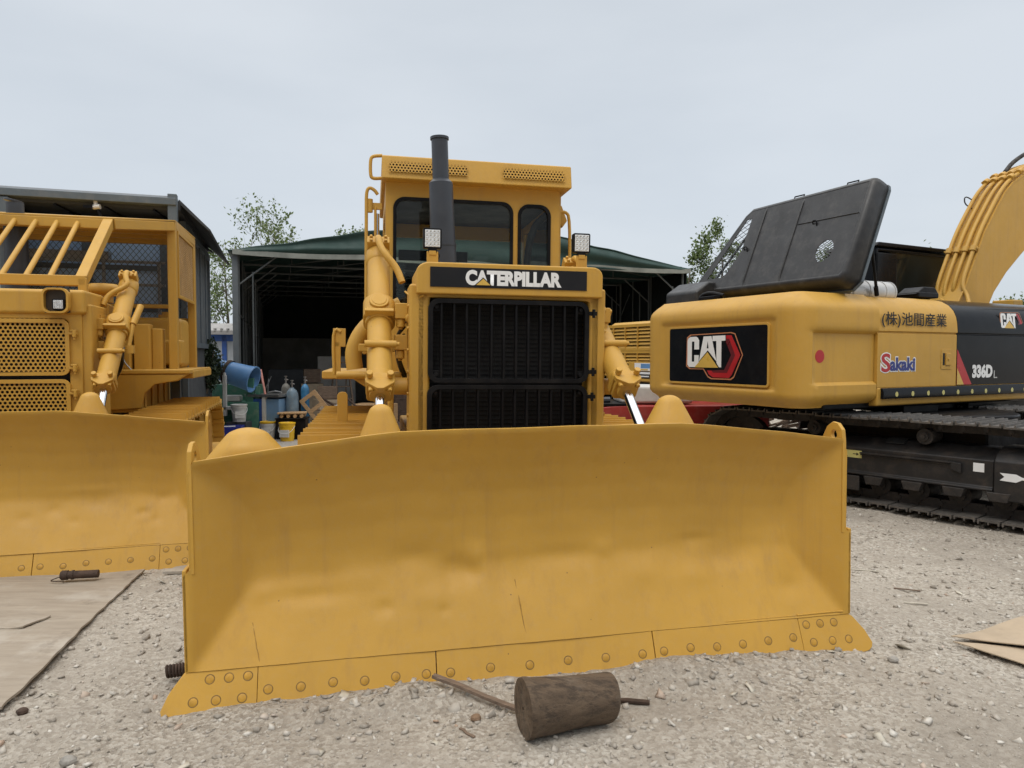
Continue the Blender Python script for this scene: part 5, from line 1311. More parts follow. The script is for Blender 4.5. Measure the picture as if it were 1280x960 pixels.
# ================================================================== LEFT BUILDING
def left_building():
    root = thing('container_building', 'blue-grey steel site building with flat overhanging roof and blue windows, behind the left bulldozer', 'building', (-4.67, 10.0, 0), .315)
    b = MB(); b.box(-8.5, 0, -.05, .10, 3.80, 3.90); b.build('eaves_beam', 'steelgrey', root, bevel=.01)
    for x in (-.05, -2.05, -4.2, -6.4):
        b = MB(); b.box(x-.06, x+.06, -.03, .09, 0, 3.79 if x < -.1 else 3.96); b.build('post', 'steelgrey', root, bevel=.01)
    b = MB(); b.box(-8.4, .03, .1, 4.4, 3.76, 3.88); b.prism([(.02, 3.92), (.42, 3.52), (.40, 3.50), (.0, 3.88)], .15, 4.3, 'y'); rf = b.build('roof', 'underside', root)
    b = MB()
    for k in range(14): b.bar((-.3-k*.6, .1, 3.75), (.1-k*.6, 4.3, 3.75), .03, .03)
    for y in (1.4, 2.9): b.box(-8.3, 0, y, y+.06, 3.70, 3.76)
    b.build('ceiling_joint', 'black', rf)
    b = MB(); b.box(-8.4, 0, 0, .3, 3.9, 3.93); b.build('roof_flashing', 'cladlight', rf)
    # corrugated panels helper
    def corr(name, p0, p1, z0, z1, m, par, pitch=.22, dep=.035):
        p0 = Vector(p0); p1 = Vector(p1); L_ = (p1-p0).length; d = (p1-p0)/L_; nn = Vector((-d.y, d.x, 0)); pts = []; s = 0
        while s < L_:
            for q, o in ((0, 0), (.38, 0), (.5, dep), (.88, dep)):
                if s+q*pitch < L_: pts.append(p0+d*(s+q*pitch)+nn*o)
            s += pitch
        pts.append(p1)
        vs = [(p.x, p.y, z0) for p in pts]+[(p.x, p.y, z1) for p in pts]; n = len(pts)
        mb = MB(); mb.add(vs, [(i, i+1, n+i+1, n+i) for i in range(n-1)]); o_ = mb.build(name, m, par, smooth=False)
        s_ = o_.modifiers.new('t', 'SOLIDIFY'); s_.thickness = .01; return o_
    corr('front_panel', (-8.5, .15, 0), (-2.05, .15, 0), 0, 3.72, 'cladlight', root)
    sw = corr('side_wall', (.0, .7, 0), (.0, 4.3, 0), 1.9, 3.62, 'cladding', root, .28, .03)
    b = MB(); b.box(-.04, .04, .62, .70, 0, 3.7); b.box(-.04, .05, 4.28, 4.36, 0, 3.7); b.box(-.02, .06, .7, 4.3, 3.58, 3.68); b.box(-.02, .06, .7, 4.3, 1.85, 1.93)
    for y in (1.6, 2.5, 3.4): b.box(.035, .055, y, y+.04, 1.9, 3.6)
    b.build('wall_frame', 'steelgrey', sw)
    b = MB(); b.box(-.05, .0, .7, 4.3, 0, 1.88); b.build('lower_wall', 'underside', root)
    # recessed window wall
    fw = MB(); Yw = .55
    for x in [-8.3+i*1.0 for i in range(9)]: fw.box(x, x+.12, Yw, Yw+.1, 0, 3.7)
    for z in (.0, .95, 1.85, 2.35, 2.95, 3.4): fw.box(-8.3, -.2, Yw+.01, Yw+.09, z, z+.07)
    wf = fw.build('window_wall', 'steelgrey', root)
    for i in range(8):
        b = MB(); b.box(-8.2+i*1.0, -7.3+i*1.0, Yw+.05, Yw+.06, .05, 3.65); b.build('window', 'sky_painted_window', wf)
    b = MB(); b.box(-8.3, -.1, 4.2, 4.3, 0, 3.7); b.build('back_wall', 'cladlight', root)
    # gallery railings
    b = MB()
    for z in (2.15, 2.42, 2.70, 3.02): b.box(-6.2, -.2, .30, .34, z, z+.035)
    b.box(-3.4, -.9, .22, .42, 3.05, 3.16)
    for x in (-6.0, -5, -4, -3, -2, -1, -.3): b.box(x, x+.04, .30, .34, 0, 3.05)
    b.bar((-4.6, .32, 2.1), (-3.3, .32, 3.1), .04, .08)
    b.build('railing', 'galv', root)
    return root
lb = left_building()
def cctv():
    root = thing('security_camera', 'small white security camera under the eaves of the grey site building', 'camera', (-5.62, 9.70, 3.72), .3)
    b = MB(); b.cyl((0, 0, .02), (0, 0, .10), .035); b.box(-.03, .03, -.03, .03, .08, .13); b.build('mount', 'white2', root, bevel=.006)
    b = MB(); b.cyl((-.04, 0, .0), (.08, -.03, .01), .045); b.build('camera_body', 'white2', root, angle=50)
    root.scale = (.72,)*3
    b = MB(); b.bar((-.20, -.02, .0), (-.02, -.02, .0), .05, .05); b.bar((.03, 0, -.02), (.12, -.05, -.22), .04, .04); b.build('lamp_arm', 'black', root)
cctv()

# ================================================================== THINGS IN FRONT OF THE SHED
def gas(x, y, h, r, m, label, rz=0):
    root = thing('gas_cylinder', label, 'gas cylinder', (x, y, .045), rz, 'gas cylinders in front of the shed')
    b = MB(); b.lathe([(r, 0), (r, h-r*1.6), (r*.93, h-r*1.0), (r*.7, h-r*.45), (r*.32, h-r*.1), (r*.3, h)], n=24); b.build('bottle', m, root, angle=50)
    b = MB(); b.lathe([(.018, 0), (.018, .06), (.03, .065), (.03, .09), (.012, .10), (.012, .13), (.035, .135), (.035, .15), (.01, .155)], (0, 0, h), 12); b.cyl((0, 0, h+.07), (.05, 0, h+.07), .012); b.build('valve', 'steel', root, angle=50)
gas(-4.72, 14.85, 1.10, .095, 'gasgrey', 'grey-brown gas cylinder, leftmost of three beside the blue cabinet')
gas(-4.50, 14.55, 1.02, .125, 'gasblue', 'faded blue-grey gas cylinder, widest, in the middle of three')
gas(-4.35, 14.95, 1.08, .085, 'gasbright', 'bright blue gas cylinder, rightmost of three by the scrap heap')

def bucket(x, y, z, m, lid, label, r=.15, h=.34, tilt=False):
    root = thing('bucket', label, 'bucket', (x, y, z), random.uniform(-.5, .5), 'plastic buckets in front of the shed')
    b = MB(); b.lathe([(r*.84, 0), (r*.9, h*.3), (r*.97, h*.82), (r*1.02, h*.83), (r*1.03, h*.9), (r, h*.91), (r, h*.97)], n=24); b.build('bucket_body', m, root, angle=40)
    b = MB(); b.lathe([(r*1.03, 0), (r*1.08, .01), (r*1.08, .035), (r*.95, .04), (r*.9, .03), (.01, .03)], (0, 0, h*.95), 24); b.build('lid', lid, root, angle=40)
    b = MB(); b.box(-r*.62, r*.62, -r*1.02, -r*.80, h*.25, h*.66); b.build('paper_label', 'white2', root)
    b = MB(); b.tube([(-r*1.05, 0, h*.85), (-r*.9, -r*.9, h*.55), (0, -r*1.15, h*.42), (r*.9, -r*.9, h*.55), (r*1.05, 0, h*.85)], .005, 6, 2); b.build('handle', 'white', root)
bucket(-4.42, 13.95, .045, 'bucketyellow', 'bucketyellow', 'yellow plastic bucket with lid standing in front of the stacked timber')
bucket(-4.88, 14.2, .045, 'white2', 'bucketyellow', 'pale bucket with a yellow lid standing left of the all-yellow bucket')
bucket(-5.38, 14.0, .42, 'greylid', 'white2', 'grey bucket with white lid standing on a box by the green tool stand', .145, .32)

def green_stand():
    root = thing('tool_stand', 'dark green metal tool stand with ribbed drawers and a tall back plate', 'tool stand', (-5.62, 14.45, .045), .1)
    b = MB(); b.prism(rrect(-.55, .52, 0, 1.08, .10, 5), .3, .36, 'y'); b.box(-.5, .5, -.2, .3, .05, .74); b.build('cabinet', 'greenbox', root, bevel=.012)
    b = MB()
    for k in range(6): b.box(-.44, .2, -.215, -.2, .12+k*.10, .185+k*.10)
    b.build('drawer', 'greenbox', root, bevel=.006)
    b = MB(); b.box(.22, .38, -.1, 0, .70, 1.22); b.box(.42, .50, -.1, .0, .7, 1.05); b.build('post', 'greenbox', root, bevel=.008)
    b = MB(); b.prism(rrect(-.2, .12, .745, .87, .03), -.15, .1, 'y'); b.build('sack', 'white2', root, bevel=.03)
green_stand()
def fog_cannon():
    root = thing('blower_drum', 'light blue tapered steel blower drum lying tilted on a post above the green tool stand', 'blower', (-5.62, 14.3, .93))
    root.scale = (1.2,)*3; root.location.z -= .10
    A = Vector((-.55, .05, .60)); B = Vector((.38, -.05, .34)); ax = (B-A).normalized()
    R = ax.to_track_quat('Z', 'Y').to_matrix().to_4x4(); mt = Matrix.Translation(A) @ R; Ln = (B-A).length
    b = MB(mt); n = 32
    pr = [(.165, 0), (.165, .03), (.145, .04), (.16, .3), (.185, Ln*.55), (.20, Ln*.8), (.215, Ln*.97), (.225, Ln*.975), (.225, Ln), (.205, Ln), (.17, Ln*.7), (.12, .1), (.02, .08)]
    b.loft([[(r*cos(2*pi*k/n), r*sin(2*pi*k/n), z) for k in range(n)] for r, z in pr], caps=False); b.build('drum', 'skyblue', root, angle=50)
    b = MB(mt); b.loft([[(r*cos(2*pi*k/n), r*sin(2*pi*k/n), z) for k in range(n)] for r, z in [(.192, Ln*.5), (.205, Ln*.5), (.205, Ln*.56), (.197, Ln*.56)]], caps=False); b.build('band', 'rusty', root, angle=50)
    b = MB(); b.box(-.06, .0, -.27, -.22, -.25, .42); b.box(-.08, .1, -.27, .2, -.15, -.10); b.box(-.045, -.015, -.275, -.215, .38, .46); b.build('support', 'greylid', root, bevel=.006)
fog_cannon()
def blue_cabinet():
    root = thing('cabinet', 'blue steel cabinet with a grey worktop beside the gas cylinders', 'cabinet', (-4.98, 14.55, .045), -.25)
    b = MB(); b.box(-.34, .0, -.22, .28, 0, .80); b.build('front_panel', 'blue', root, bevel=.008)
    b = MB(); b.box(.07, .36, -.2, .28, .1, .80); b.build('side_panel', 'bluelight', root, bevel=.008)
    b = MB(); b.box(-.0, .07, -.24, -.16, -.02, .84); b.build('corner_post', 'white2', root)
    b = MB(); b.box(-.38, .4, -.26, .32, .84, .89); b.build('worktop', 'steel', root, bevel=.005)
    b = MB(); b.bar((-.12, 0, .9), (.1, -.05, 1.25), .01, .01); b.bar((-.02, 0, .9), (.0, 0, 1.2), .012, .012); b.tube([(0, 0, .92), (.15, 0, .95), (.2, .1, .93), (.3, 0, .92)], .015); b.build('wire', 'galv', root)
blue_cabinet()
c = MB(Matrix.Translation((-4.42, 14.15, .045)) @ Matrix.Rotation(.1, 4, 'Z')); c.box(-.28, .30, .0, .35, 0, .40); c.box(-.30, .32, -.02, .37, .40, .43)
tag(c.build('work_box', 'black', bevel=.01), 'black box under stacked timber, behind the yellow bucket', 'box')
for i in range(2):
    c = MB(Matrix.Translation((-4.40, 14.3, .478+i*.075)) @ Matrix.Rotation(.1+i*.12, 4, 'Z'))
    if i == 0:
        for k in range(4): c.cyl((-.2+k*.13, -.17, .035), (-.2+k*.13, .15, .035), .035, n=12)
        o = c.build('timber_roll', 'wood'); tag(o, 'row of short round timber pieces lying on the black box', 'timber')
    else:
        c.box(-.30, .26, -.17, .16, 0, .03); o = c.build('timber_board', 'wood', bevel=.004); tag(o, 'short wooden board lying on top of the round timber pieces', 'board')
def blue_crate():
    root = thing('crate', 'deep blue plastic crate filled with papers on the concrete beside the left bulldozer', 'crate', (-5.45, 13.55, .045), .2)
    b = MB(); 
    for q in ((-.3, .3, -.2, -.18), (-.3, .3, .18, .2), (-.3, -.28, -.18, .18), (.28, .3, -.18, .18)): b.box(*q, 0, .33)
    b.box(-.29, .29, -.19, .19, 0, .02); b.build('crate_shell', 'deepblue', root, bevel=.008)
    b = MB()
    for k in range(5): b.box(-.25, .27-.03*k, -.16, .15, .15+k*.035, .18+k*.035, Matrix.Rotation(.05*(k-2), 4, 'Z'))
    b.build('paper_stack', 'white2', root)
blue_crate()
c = MB(Matrix.Translation((-5.40, 14.05, .045))); c.box(-.2, .2, -.15, .15, 0, .372); tag(c.build('support_box', 'underside', bevel=.01), 'dark box under the grey bucket with the white lid', 'box')
c = MB(); c.cyl((-4.98, 14.35, .93), (-5.22, 14.8, 1.42), .022); tag(c.build('copper_pole', mat('pink_copper', (.42, .17, .13), .5)), 'pinkish metal pole leaning over the blue cabinet', 'pole')
c = MB(Matrix.Translation((-3.90, 14.85, .40)) @ Matrix.Rotation(.1, 4, 'Z') @ Matrix.Rotation(-.65, 4, 'Y'))
pp = plate('cutout_sheet', [rrect(-.20, .20, -.05, .62, .02), rrect(-.13, .12, .34, .54, .02), rrect(-.13, .12, .06, .26, .02)], .05, c.m @ Matrix.Rotation(pi/2, 4, 'X'), 'wood', None, bevel=.004)
tag(pp, 'tan panel with two cut-outs leaning over the scrap heap', 'panel')
# scrap heap: boards, tubes and wire, each its own object
def scrap():
    rs = random.Random(5)
    for i in range(16):
        x = -3.95+rs.uniform(0, .95); y = 15.2+rs.uniform(0, .8); L_ = rs.uniform(.5, 1.1); z = .12+rs.uniform(0, .4)+.1*i/9
        c = MB(Matrix.Translation((x, y, z)) @ Euler((rs.uniform(-.15, .15), rs.uniform(.05, .65), rs.uniform(-.5, 1.2))).to_matrix().to_4x4())
        if i % 3: c.box(-L_/2, L_/2, -.05, .05, -.012, .012); nm, lb_, m = 'scrap_board', 'weathered offcut board in the scrap heap before the shed', 'oldwood'
        else: c.cyl((-L_/2, 0, 0), (L_/2, 0, 0), .025, n=10); nm, lb_, m = 'scrap_tube', 'dull metal tube in the scrap heap before the shed', 'rusty'
        tag(c.build(nm, m), lb_, 'scrap', 'boards and tubes in the scrap heap')
    for i in range(5):
        c = MB(); x0 = -4.02+i*.15; pts = []
        for k in range(26): a = k*.75; r = .10+.03*rs.random(); pts.append((x0+r*cos(a)+.004*k, 14.95+.05*rs.random()+.1*sin(a*.3), .38+.1*(i % 3)+r*sin(a)))
        c.tube(pts, .008, 6, 1); tag(c.build('wire_coil', ('steel', 'rusty')[i % 2], angle=60), 'loose coil of wire tangled in the scrap heap', 'wire', 'wire coils in the scrap heap')
    c = MB(); 
    vs = []; n = 22
    for j in range(n):
        for i in range(n): 
            x = -4.2+2.0*i/(n-1); y = 14.9+1.4*j/(n-1); e = sin(pi*i/(n-1))*sin(pi*j/(n-1)); vs.append((x, y, .0+e**.6*(.34+.25*noise.noise(Vector((x*5, y*5, 1))))))
    c.add(vs, [(j*n+i, j*n+i+1, (j+1)*n+i+1, (j+1)*n+i) for j in range(n-1) for i in range(n-1)])
    tag(c.build('scrap_heap', 'rusty', smooth=False), 'low heap of tangled dark scrap metal in front of the shed', 'scrap heap', kind='stuff')
scrap()
# dim things inside the shed
def inside(x, y, z, sx, sy, sz, m, name, label, cat, rz=.318):
    c = MB(); c.box(-sx/2, sx/2, -sy/2, sy/2, 0, sz)
    for k in (1, 2): c.box(-sx/2-.004, sx/2+.004, -sy/2-.004, sy/2+.004, sz*k/3-.01, sz*k/3+.01)
    o = c.build(name, m, bevel=.01); o.location = (x, y, z); o.rotation_euler = (0, 0, rz); tag(o, label, cat)
inside(-5.2, 18.5, .045, .55, .5, .95, 'cardboard', 'carton', 'brown carton inside the shed behind the blue blower drum', 'carton')
inside(-5.2, 18.5, 1.02, .42, .4, .35, 'oldwood', 'wooden_crate', 'small wooden crate on top of the brown carton in the shed', 'crate')
inside(-5.3, 21.5, .045, 1.1, .1, 1.65, 'white2', 'panel', 'pale upright panel leaning inside the dark shed', 'panel')
inside(-3.4, 20.5, .045, .8, .6, 1.1, 'greylid', 'washing_machine', 'pale boxy appliance in the shadow of the shed', 'appliance')
inside(-6.2, 19.5, .045, .9, .7, 1.3, 'underside', 'machine_cabinet', 'dark machine cabinet at the left inside the shed', 'cabinet')
inside(-4.4, 17.2, .045, .7, .5, .62, 'cardboard', 'carton', 'low carton in the shed behind the gas cylinders', 'carton', .6)
inside(-4.45, 17.2, .68, .45, .4, .3, 'oldwood', 'wooden_crate', 'small crate stacked on the low carton behind the gas cylinders', 'crate', .2)
inside(-3.2, 16.6, .045, .9, .6, .55, 'wood', 'wooden_crate', 'pale wooden crate behind the scrap heap', 'crate', -.2)
inside(-2.6, 17.4, .045, .7, .6, .95, 'rusty', 'oil_drum_rack', 'rusty rack in the shed beside the middle bulldozer', 'rack', .1)
c = MB()
for s_ in (-1, 1): c.bar((s_*.22, 0, 0), (s_*.14, .45, 1.75), .04, .05); c.bar((s_*.22, .9, 0), (s_*.14, .45, 1.75), .03, .04)
for k in range(5): c.bar((-.2+.015*k, .05+.09*k, .3+.3*k), (.2-.015*k, .05+.09*k, .3+.3*k), .05, .03)
o = c.build('step_ladder', 'oldwood'); o.location = (-4.1, 17.6, .045); o.rotation_euler = (0, 0, .5); tag(o, 'wooden step ladder standing inside the shed', 'ladder')

# small white cabin between the buildings
def cabin():
    root = thing('site_cabin', 'small white site cabin with blue trim and grey roof, far back between the buildings', 'cabin', (-9.6, 24, 0), .2)
    b = MB(); b.box(-1.8, .6, 0, 2.5, 0, 2.35); b.build('wall', 'cladlight', root)
    b = MB(); b.box(-.75, -.70, -.02, .0, .1, 2.3); b.box(-.15, .0, -.03, .0, .0, 2.4); b.box(-1.8, .6, -.03, .0, 2.2, 2.42); b.box(-.9, -.0, -.03, .0, .6, .7); b.build('trim', 'blue', root)
    b = MB(); b.prism([(-.3, 2.42), (2.7, 2.42), (2.7, 2.55), (1.2, 2.85), (-.3, 2.55)], -2.0, .8, 'x')
    for k in range(14): b.box(-1.95+k*.2, -1.9+k*.2, -.32, .1, 2.53, 2.62)
    b.build('roof', 'tile', root)
    b = MB(); b.box(-.62, -.22, -.015, .0, 1.2, 1.9); b.build('window', 'sky_painted_window', root)
cabin()

# ================================================================== YELLOW MACHINE BEHIND, FORKLIFT
def louvred():
    yw = .479
    root = thing('excavator', 'yellow machine with curved louvred engine door, half hidden behind the right excavator', 'excavator', (1.97, 15.0, 0), yw)
    # local: x forward, -y towards us; rear corner at origin, rear face along -y
    Y = 'yellow2'
    b = MB(); pr = [(0, 1.2), (0, 2.15), (.06, 2.32), (.2, 2.40), (3.2, 2.42), (3.2, 1.2)]
    b.prism(pr, -2.7, 0, 'y'); b.build('body', Y, root, bevel=.06, seg=3)
    RY = Matrix((( 0, 0, -1), (-1, 0, 0), (0, 1, 0))).to_4x4()
    fr = Matrix.Translation((-.02, 0, 0)) @ RY
    for z0, z1 in ((1.86, 2.28), (1.36, 1.76)):
        lf = plate('louvre_frame', [rrect(.0, 2.6, z0-.06, z1+.06, .08, 5), rrect(.10, 1.55, z0, z1, .04, 4), rrect(1.6, 2.5, z0, z1, .04, 4)], .07, fr, Y, root, bevel=.01)
        d = MB(); d.box(-.004, .0-.001, -2.6, -.05, z0-.02, z1+.02); d.build('louvre_shadow', 'dark', lf)
        s = MB(); n = 6
        for k in range(n):
            z = z0+(z1-z0)*(k+.5)/n; s.add([(-.05, -2.5, z-.03), (-.05, -.1, z-.03), (-.01, -.1, z+.02), (-.01, -2.5, z+.02), (-.045, -2.5, z-.035), (-.045, -.1, z-.035), (-.005, -.1, z+.01), (-.005, -2.5, z+.01)], [(0, 1, 2, 3), (7, 6, 5, 4), (0, 4, 5, 1), (3, 2, 6, 7)])
        for yy in (-.35, -.75, -1.15, -1.9, -2.3): s.box(-.06, -.03, yy-.012, yy+.012, z0-.02, z1+.02)
        s.build('louvre_slat', Y, lf)
    b = MB(); b.box(-.075, -.03, -2.65, -.9, 1.22, 1.60); pl_ = b.build('lower_panel', Y, root, bevel=.01)
    def st(yc, zc, w_, h_, m, nm): 
        o = MB(); o.box(-.079, -.076, yc-w_/2, yc+w_/2, zc-h_/2, zc+h_/2); return o.build(nm, m, pl_)
    s1 = st(-1.38, 1.50, .56, .15, 'white', 'sticker'); s2 = st(-1.38, 1.345, .56, .14, 'ink', 'sticker')
    o = MB(); o.box(-.0805, -.0795, -1.62, -1.30, 1.475, 1.56); o.build('sticker_field', 'skyblue', s1)
    o = MB(); o.box(-.0805, -.0795, -1.52, -1.24, 1.435, 1.46); o.build('sticker_field', 'decal_yellow', s1)
    o = MB(); o.box(-.0805, -.0795, -1.14, -1.10, 1.30, 1.34); o.build('sticker_field', 'red', s2)
    o = MB(); o.box(-.0805, -.0795, -1.60, -1.2, 1.36, 1.40); o.box(-.0805, -.0795, -1.55, -1.25, 1.305, 1.33); o.build('sticker_field', 'white', s2)
    b = MB(); b.box(.6, 2.6, -2.3, -.4, .9, 1.22); b.box(.3, .8, -2.6, -.2, .0, .85); b.build('undercarriage', 'frame_dark', root, bevel=.03)
louvred()
def forklift():
    root = thing('forklift', 'red forklift with white counterweight cover, behind the blade of the middle bulldozer', 'forklift', (1.30, 11.2, 0), .03)
    b = MB(); b.prism([(0, .36), (.0, .90), (.35, .93), (2.2, .93), (2.75, .90), (2.80, .82), (2.8, .36)], 0, 1.1, 'y')
    body = b.build('chassis', 'redpaint', root, bevel=.03, seg=3)
    b = MB(); b.prism([(.0, .93), (.55, .93), (.55, .96), (.0, .96)], 0, 1.1, 'y'); b.build('edge_strip', 'black', body)
    text('lettering', '合力', .22, .11, FR(1.03, -.004, .76), 'white', body, bold=.02)
    b = MB(); b.box(.95, 1.2, -.006, -.002, .615, .625); b.box(.45, .82, -.006, -.002, .63, .645); b.build('pin_stripe', 'white', body)
    b = MB(); b.prism([(.45, .95), (.45, 1.18), (.55, 1.24), (1.5, 1.22), (1.6, 1.12), (1.62, .95)], .15, .95, 'y'); b.build('counterweight_cover', 'white2', root, bevel=.05, seg=3)
    for cx, r in ((.28, .34), (1.95, .36)):
        for yy in (-.12, 1.0):
            w_ = MB(); w_.lathe([(r*.5, -.11), (r*.93, -.11), (r, -.07), (r, .07), (r*.93, .11), (r*.5, .11)], n=32, mtx=Matrix.Translation((cx, yy, r)) @ Matrix.Rotation(pi/2, 4, 'X')); t_ = w_.build('tyre', 'rubber', root, angle=50)
            w_ = MB(); w_.cyl((cx, yy-.10, r), (cx, yy+.1, r), r*.52, n=24); w_.cyl((cx, yy-.12, r), (cx, yy+.12, r), r*.2); w_.build('rim', 'white2', t_, angle=50)
    b = MB(); b.tube([(-.2, .3, .95), (-.05, .3, 1.05), (.15, .3, 1.0), (.3, .3, 1.0)], .05, 10, 1); b.box(-.25, .0, .2, .6, .95, 1.35); b.build('mast_pump', 'exhaust', root, bevel=.01)
    b = MB()
    for yy in (.2, .85): b.box(-.3, -.18, yy, yy+.1, .05, 1.25); b.box(-1.3, -.2, yy, yy+.1, .05, .09)
    b.build('mast', 'black', root)
forklift()
def brush_pile():
    rs = random.Random(9); mb = MB()
    for i in range(120):
        p = Vector((4.6+rs.uniform(-1.6, 1.6), 13.2+rs.uniform(-.6, .6), rs.uniform(.05, .9))); d = Vector((rs.uniform(-1, 1), rs.uniform(-.5, .5), rs.uniform(-.3, .35)))*.7
        mb.bar(p-d/2, p+d/2, rs.uniform(.03, .12), rs.uniform(.02, .05))
    tag(mb.build('timber_pile', 'oldwood'), 'tangled pile of old boards seen low behind the right excavator', 'timber pile', kind='stuff')
brush_pile()
def far_machine():
    root = thing('yard_machine', 'pale yellow machine frame glimpsed beyond the far track at the right edge', 'machine', (8.2, 12.4, 0), .5)
    b = MB(); b.box(-1.6, 3.5, 0, 1.2, .45, 1.12); b.build('body', 'beige', root, bevel=.03)
    b = MB(); b.bar((-.9, -.05, .3), (-.5, -.05, 1.2), .12, .1); b.bar((.6, -.05, .3), (.3, -.05, 1.2), .12, .1); b.build('brace', 'decal_yellow', root, bevel=.01)
far_machine()

# ================================================================== TREES
def tree(name, label, cat, loc, H, spread, nb, leafn, m, seed, lean=0, lsize=.09, trunk=.12, start=.35, clump=.35, group=None, droop=0):
    rs = random.Random(seed); root = thing(name, label, cat, loc, 0, group)
    b = MB(); tips = []
    tr = [Vector((0, 0, 0))]
    for k in range(1, 8): tr.append(Vector((lean*k/7*H*.2+rs.uniform(-.06, .06)*H*.15, rs.uniform(-.06, .06)*H*.15, H*.86*k/7)))
    b.tube(tr, [trunk*(1-.82*k/7) for k in range(8)], 9, 0)
    def branch(p, d, L_, r, dep):
        pts = [p]; q = p.copy(); dd = d.copy()
        for k in range(4):
            dd = (dd+Vector((rs.uniform(-.25, .25), rs.uniform(-.25, .25), rs.uniform(-.05, .25)-droop))).normalized(); q = q+dd*L_/4; pts.append(q.copy())
            tips.append((q.copy(), r))
            if dep > 0 and k >= 1:
                for _ in range(2):
                    nd = (dd+Vector((rs.uniform(-1, 1), rs.uniform(-1, 1), rs.uniform(-.3, .7)))).normalized(); branch(q, nd, L_*rs.uniform(.4, .6), r*.5, dep-1)
        b.tube(pts, [r*(1-.18*k) for k in range(5)], 5, 0)
    for i in range(nb):
        t = start+(1-start)*(i+.5)/nb; k = t*7; p = tr[int(k)].lerp(tr[min(7, int(k)+1)], k-int(k)); a = rs.uniform(0, 2*pi)
        el_ = rs.uniform(.2, .9); d = Vector((cos(a)*cos(el_), sin(a)*cos(el_), sin(el_)))
        branch(p, d, spread*(1.15-.75*t)*rs.uniform(.7, 1.15), trunk*.35*(1.2-t), 2)
    b.build('trunk', 'bark', root, angle=60)
    V = []; F = []; rn = np.random.RandomState(seed); c = 0
    cand = [t for t in tips]; 
    for _ in range(leafn):
        p, r = cand[rs.randrange(len(cand))]
        # clumps: keep a random subset of tips dense
        o = np.array(p)+rn.normal(0, clump*.33, 3)
        a = Euler((rn.uniform(-1.2, 1.2), rn.uniform(-1.2, 1.2), rn.uniform(0, 6.3))).to_matrix(); A = np.array(a); s = lsize*rn.uniform(.6, 1.3)
        q = np.array([(-.5, 0, 0), (0, -.3, .06), (.5, 0, 0), (0, .3, .06)])*s
        V.append(q @ A.T+o); F.append((c, c+1, c+2, c+3)); c += 4
    V = np.concatenate(V).astype(np.float32); me = bpy.data.meshes.new('crown'); me.from_pydata(V.tolist(), [], F); me.update()
    finish('crown', me, m, root, smooth=False, fixn=False)
    return root
tree('tree', 'slender spring tree with sparse pale leaves rising behind the left end of the shed', 'tree', (-10.3, 30.5, 0), 7.1, 3.3, 16, 2600, 'leaf', 3, 0, .15, .14, .40, .36)
tree('tree', 'thin leaning tree with sparse leaves in the gap between the grey building and the shed', 'tree', (-10.9, 27.5, 0), 6.2, 1.7, 13, 2200, 'leaf', 8, -.1, .13, .09, .3, .3)
tree('tree', 'small leafy treetop just showing over the green shed roof', 'tree', (-6.5, 28.5, 0), 7.3, 1.5, 9, 1200, 'leaf', 12, 0, .13, .12, .6, .4)
for i, (x, y, h, sd, lb_) in enumerate([(7.2, 29, 6.1, 21, 'low young tree at the right end of the shed roof, leftmost of the row'), (8.6, 29.5, 7.35, 22, 'tallest light green tree between the shed and the open hood'), (10.0, 30, 6.7, 23, 'green tree seen through the wire of the open hood'),
                                  (15.0, 27, 5.6, 24, 'tree glimpsed above the far cab between hood and boom'), (19.3, 27, 3.7, 25, 'tree seen low under the curve of the excavator boom'), (21.5, 29, 4.0, 26, 'tree behind the right edge, below the boom')]):
    tree('tree', lb_, 'tree', (x, y, 0), h, 1.7, 12, 3400, 'leaf', sd, 0, .14, .12, .25, .38, 'trees beyond the yard')
def bush(name, label, cat, loc, sx, sy, sz, n, m, seed, ls=.09):
    rn = np.random.RandomState(seed); V = []; F = []; c = 0
    while c < n*4:
        u = rn.normal(size=3); u /= np.linalg.norm(u); r = rn.rand()**.35
        p = u*r; f = .8+.35*noise.noise(Vector((u[0]*2.2+seed, u[1]*2.2, u[2]*2.2)))
        if rn.rand() < .25 and noise.noise(Vector((p[0]*4, p[1]*4, p[2]*4+seed))) > .1: continue
        p = p*f*np.array([sx, sy, sz])+np.array([0, 0, sz*.85])
        if p[2] < 0: continue
        A = np.array(Euler((rn.uniform(-1.2, 1.2), rn.uniform(-1.2, 1.2), rn.uniform(0, 6.3))).to_matrix()); s = ls*rn.uniform(.6, 1.3)
        q = np.array([(-.5, 0, 0), (0, -.3, .05), (.5, 0, 0), (0, .3, .05)])*s
        V.append(q @ A.T+p); F.append((c, c+1, c+2, c+3)); c += 4
    root = thing(name, label, cat, loc)
    me = bpy.data.meshes.new('foliage'); me.from_pydata(np.concatenate(V).tolist(), [], F); me.update(); finish('foliage', me, m, root, smooth=False, fixn=False)
    b = MB(); 
    for k in range(6): b.tube([(0, 0, 0), (rn.uniform(-.3, .3)*sx, rn.uniform(-.3, .3)*sy, sz*.6), (rn.uniform(-.7, .7)*sx, rn.uniform(-.5, .5)*sy, sz*1.3)], [.03, .02, .008], 6)
    b.build('stem', 'bark', root)
bush('bush', 'dark bush growing along the foot of the grey building, left of the tool stand', 'bush', (-6.75, 15.3, 0), .6, .6, .80, 5200, 'leafdark', 2)
bush('climbing_plant', 'dark climbing plant on the end wall of the grey building', 'climbing plant', (-5.85, 13.6, 1.0), .35, .5, .62, 2800, 'leafdark', 4, .07)
tree('tree', 'tree glimpsed through the round hole of the open hood', 'tree', (12.3, 29, 0), 6.6, 1.9, 13, 3600, 'leaf', 31, 0, .14, .12, .25, .38, 'trees beyond the yard')
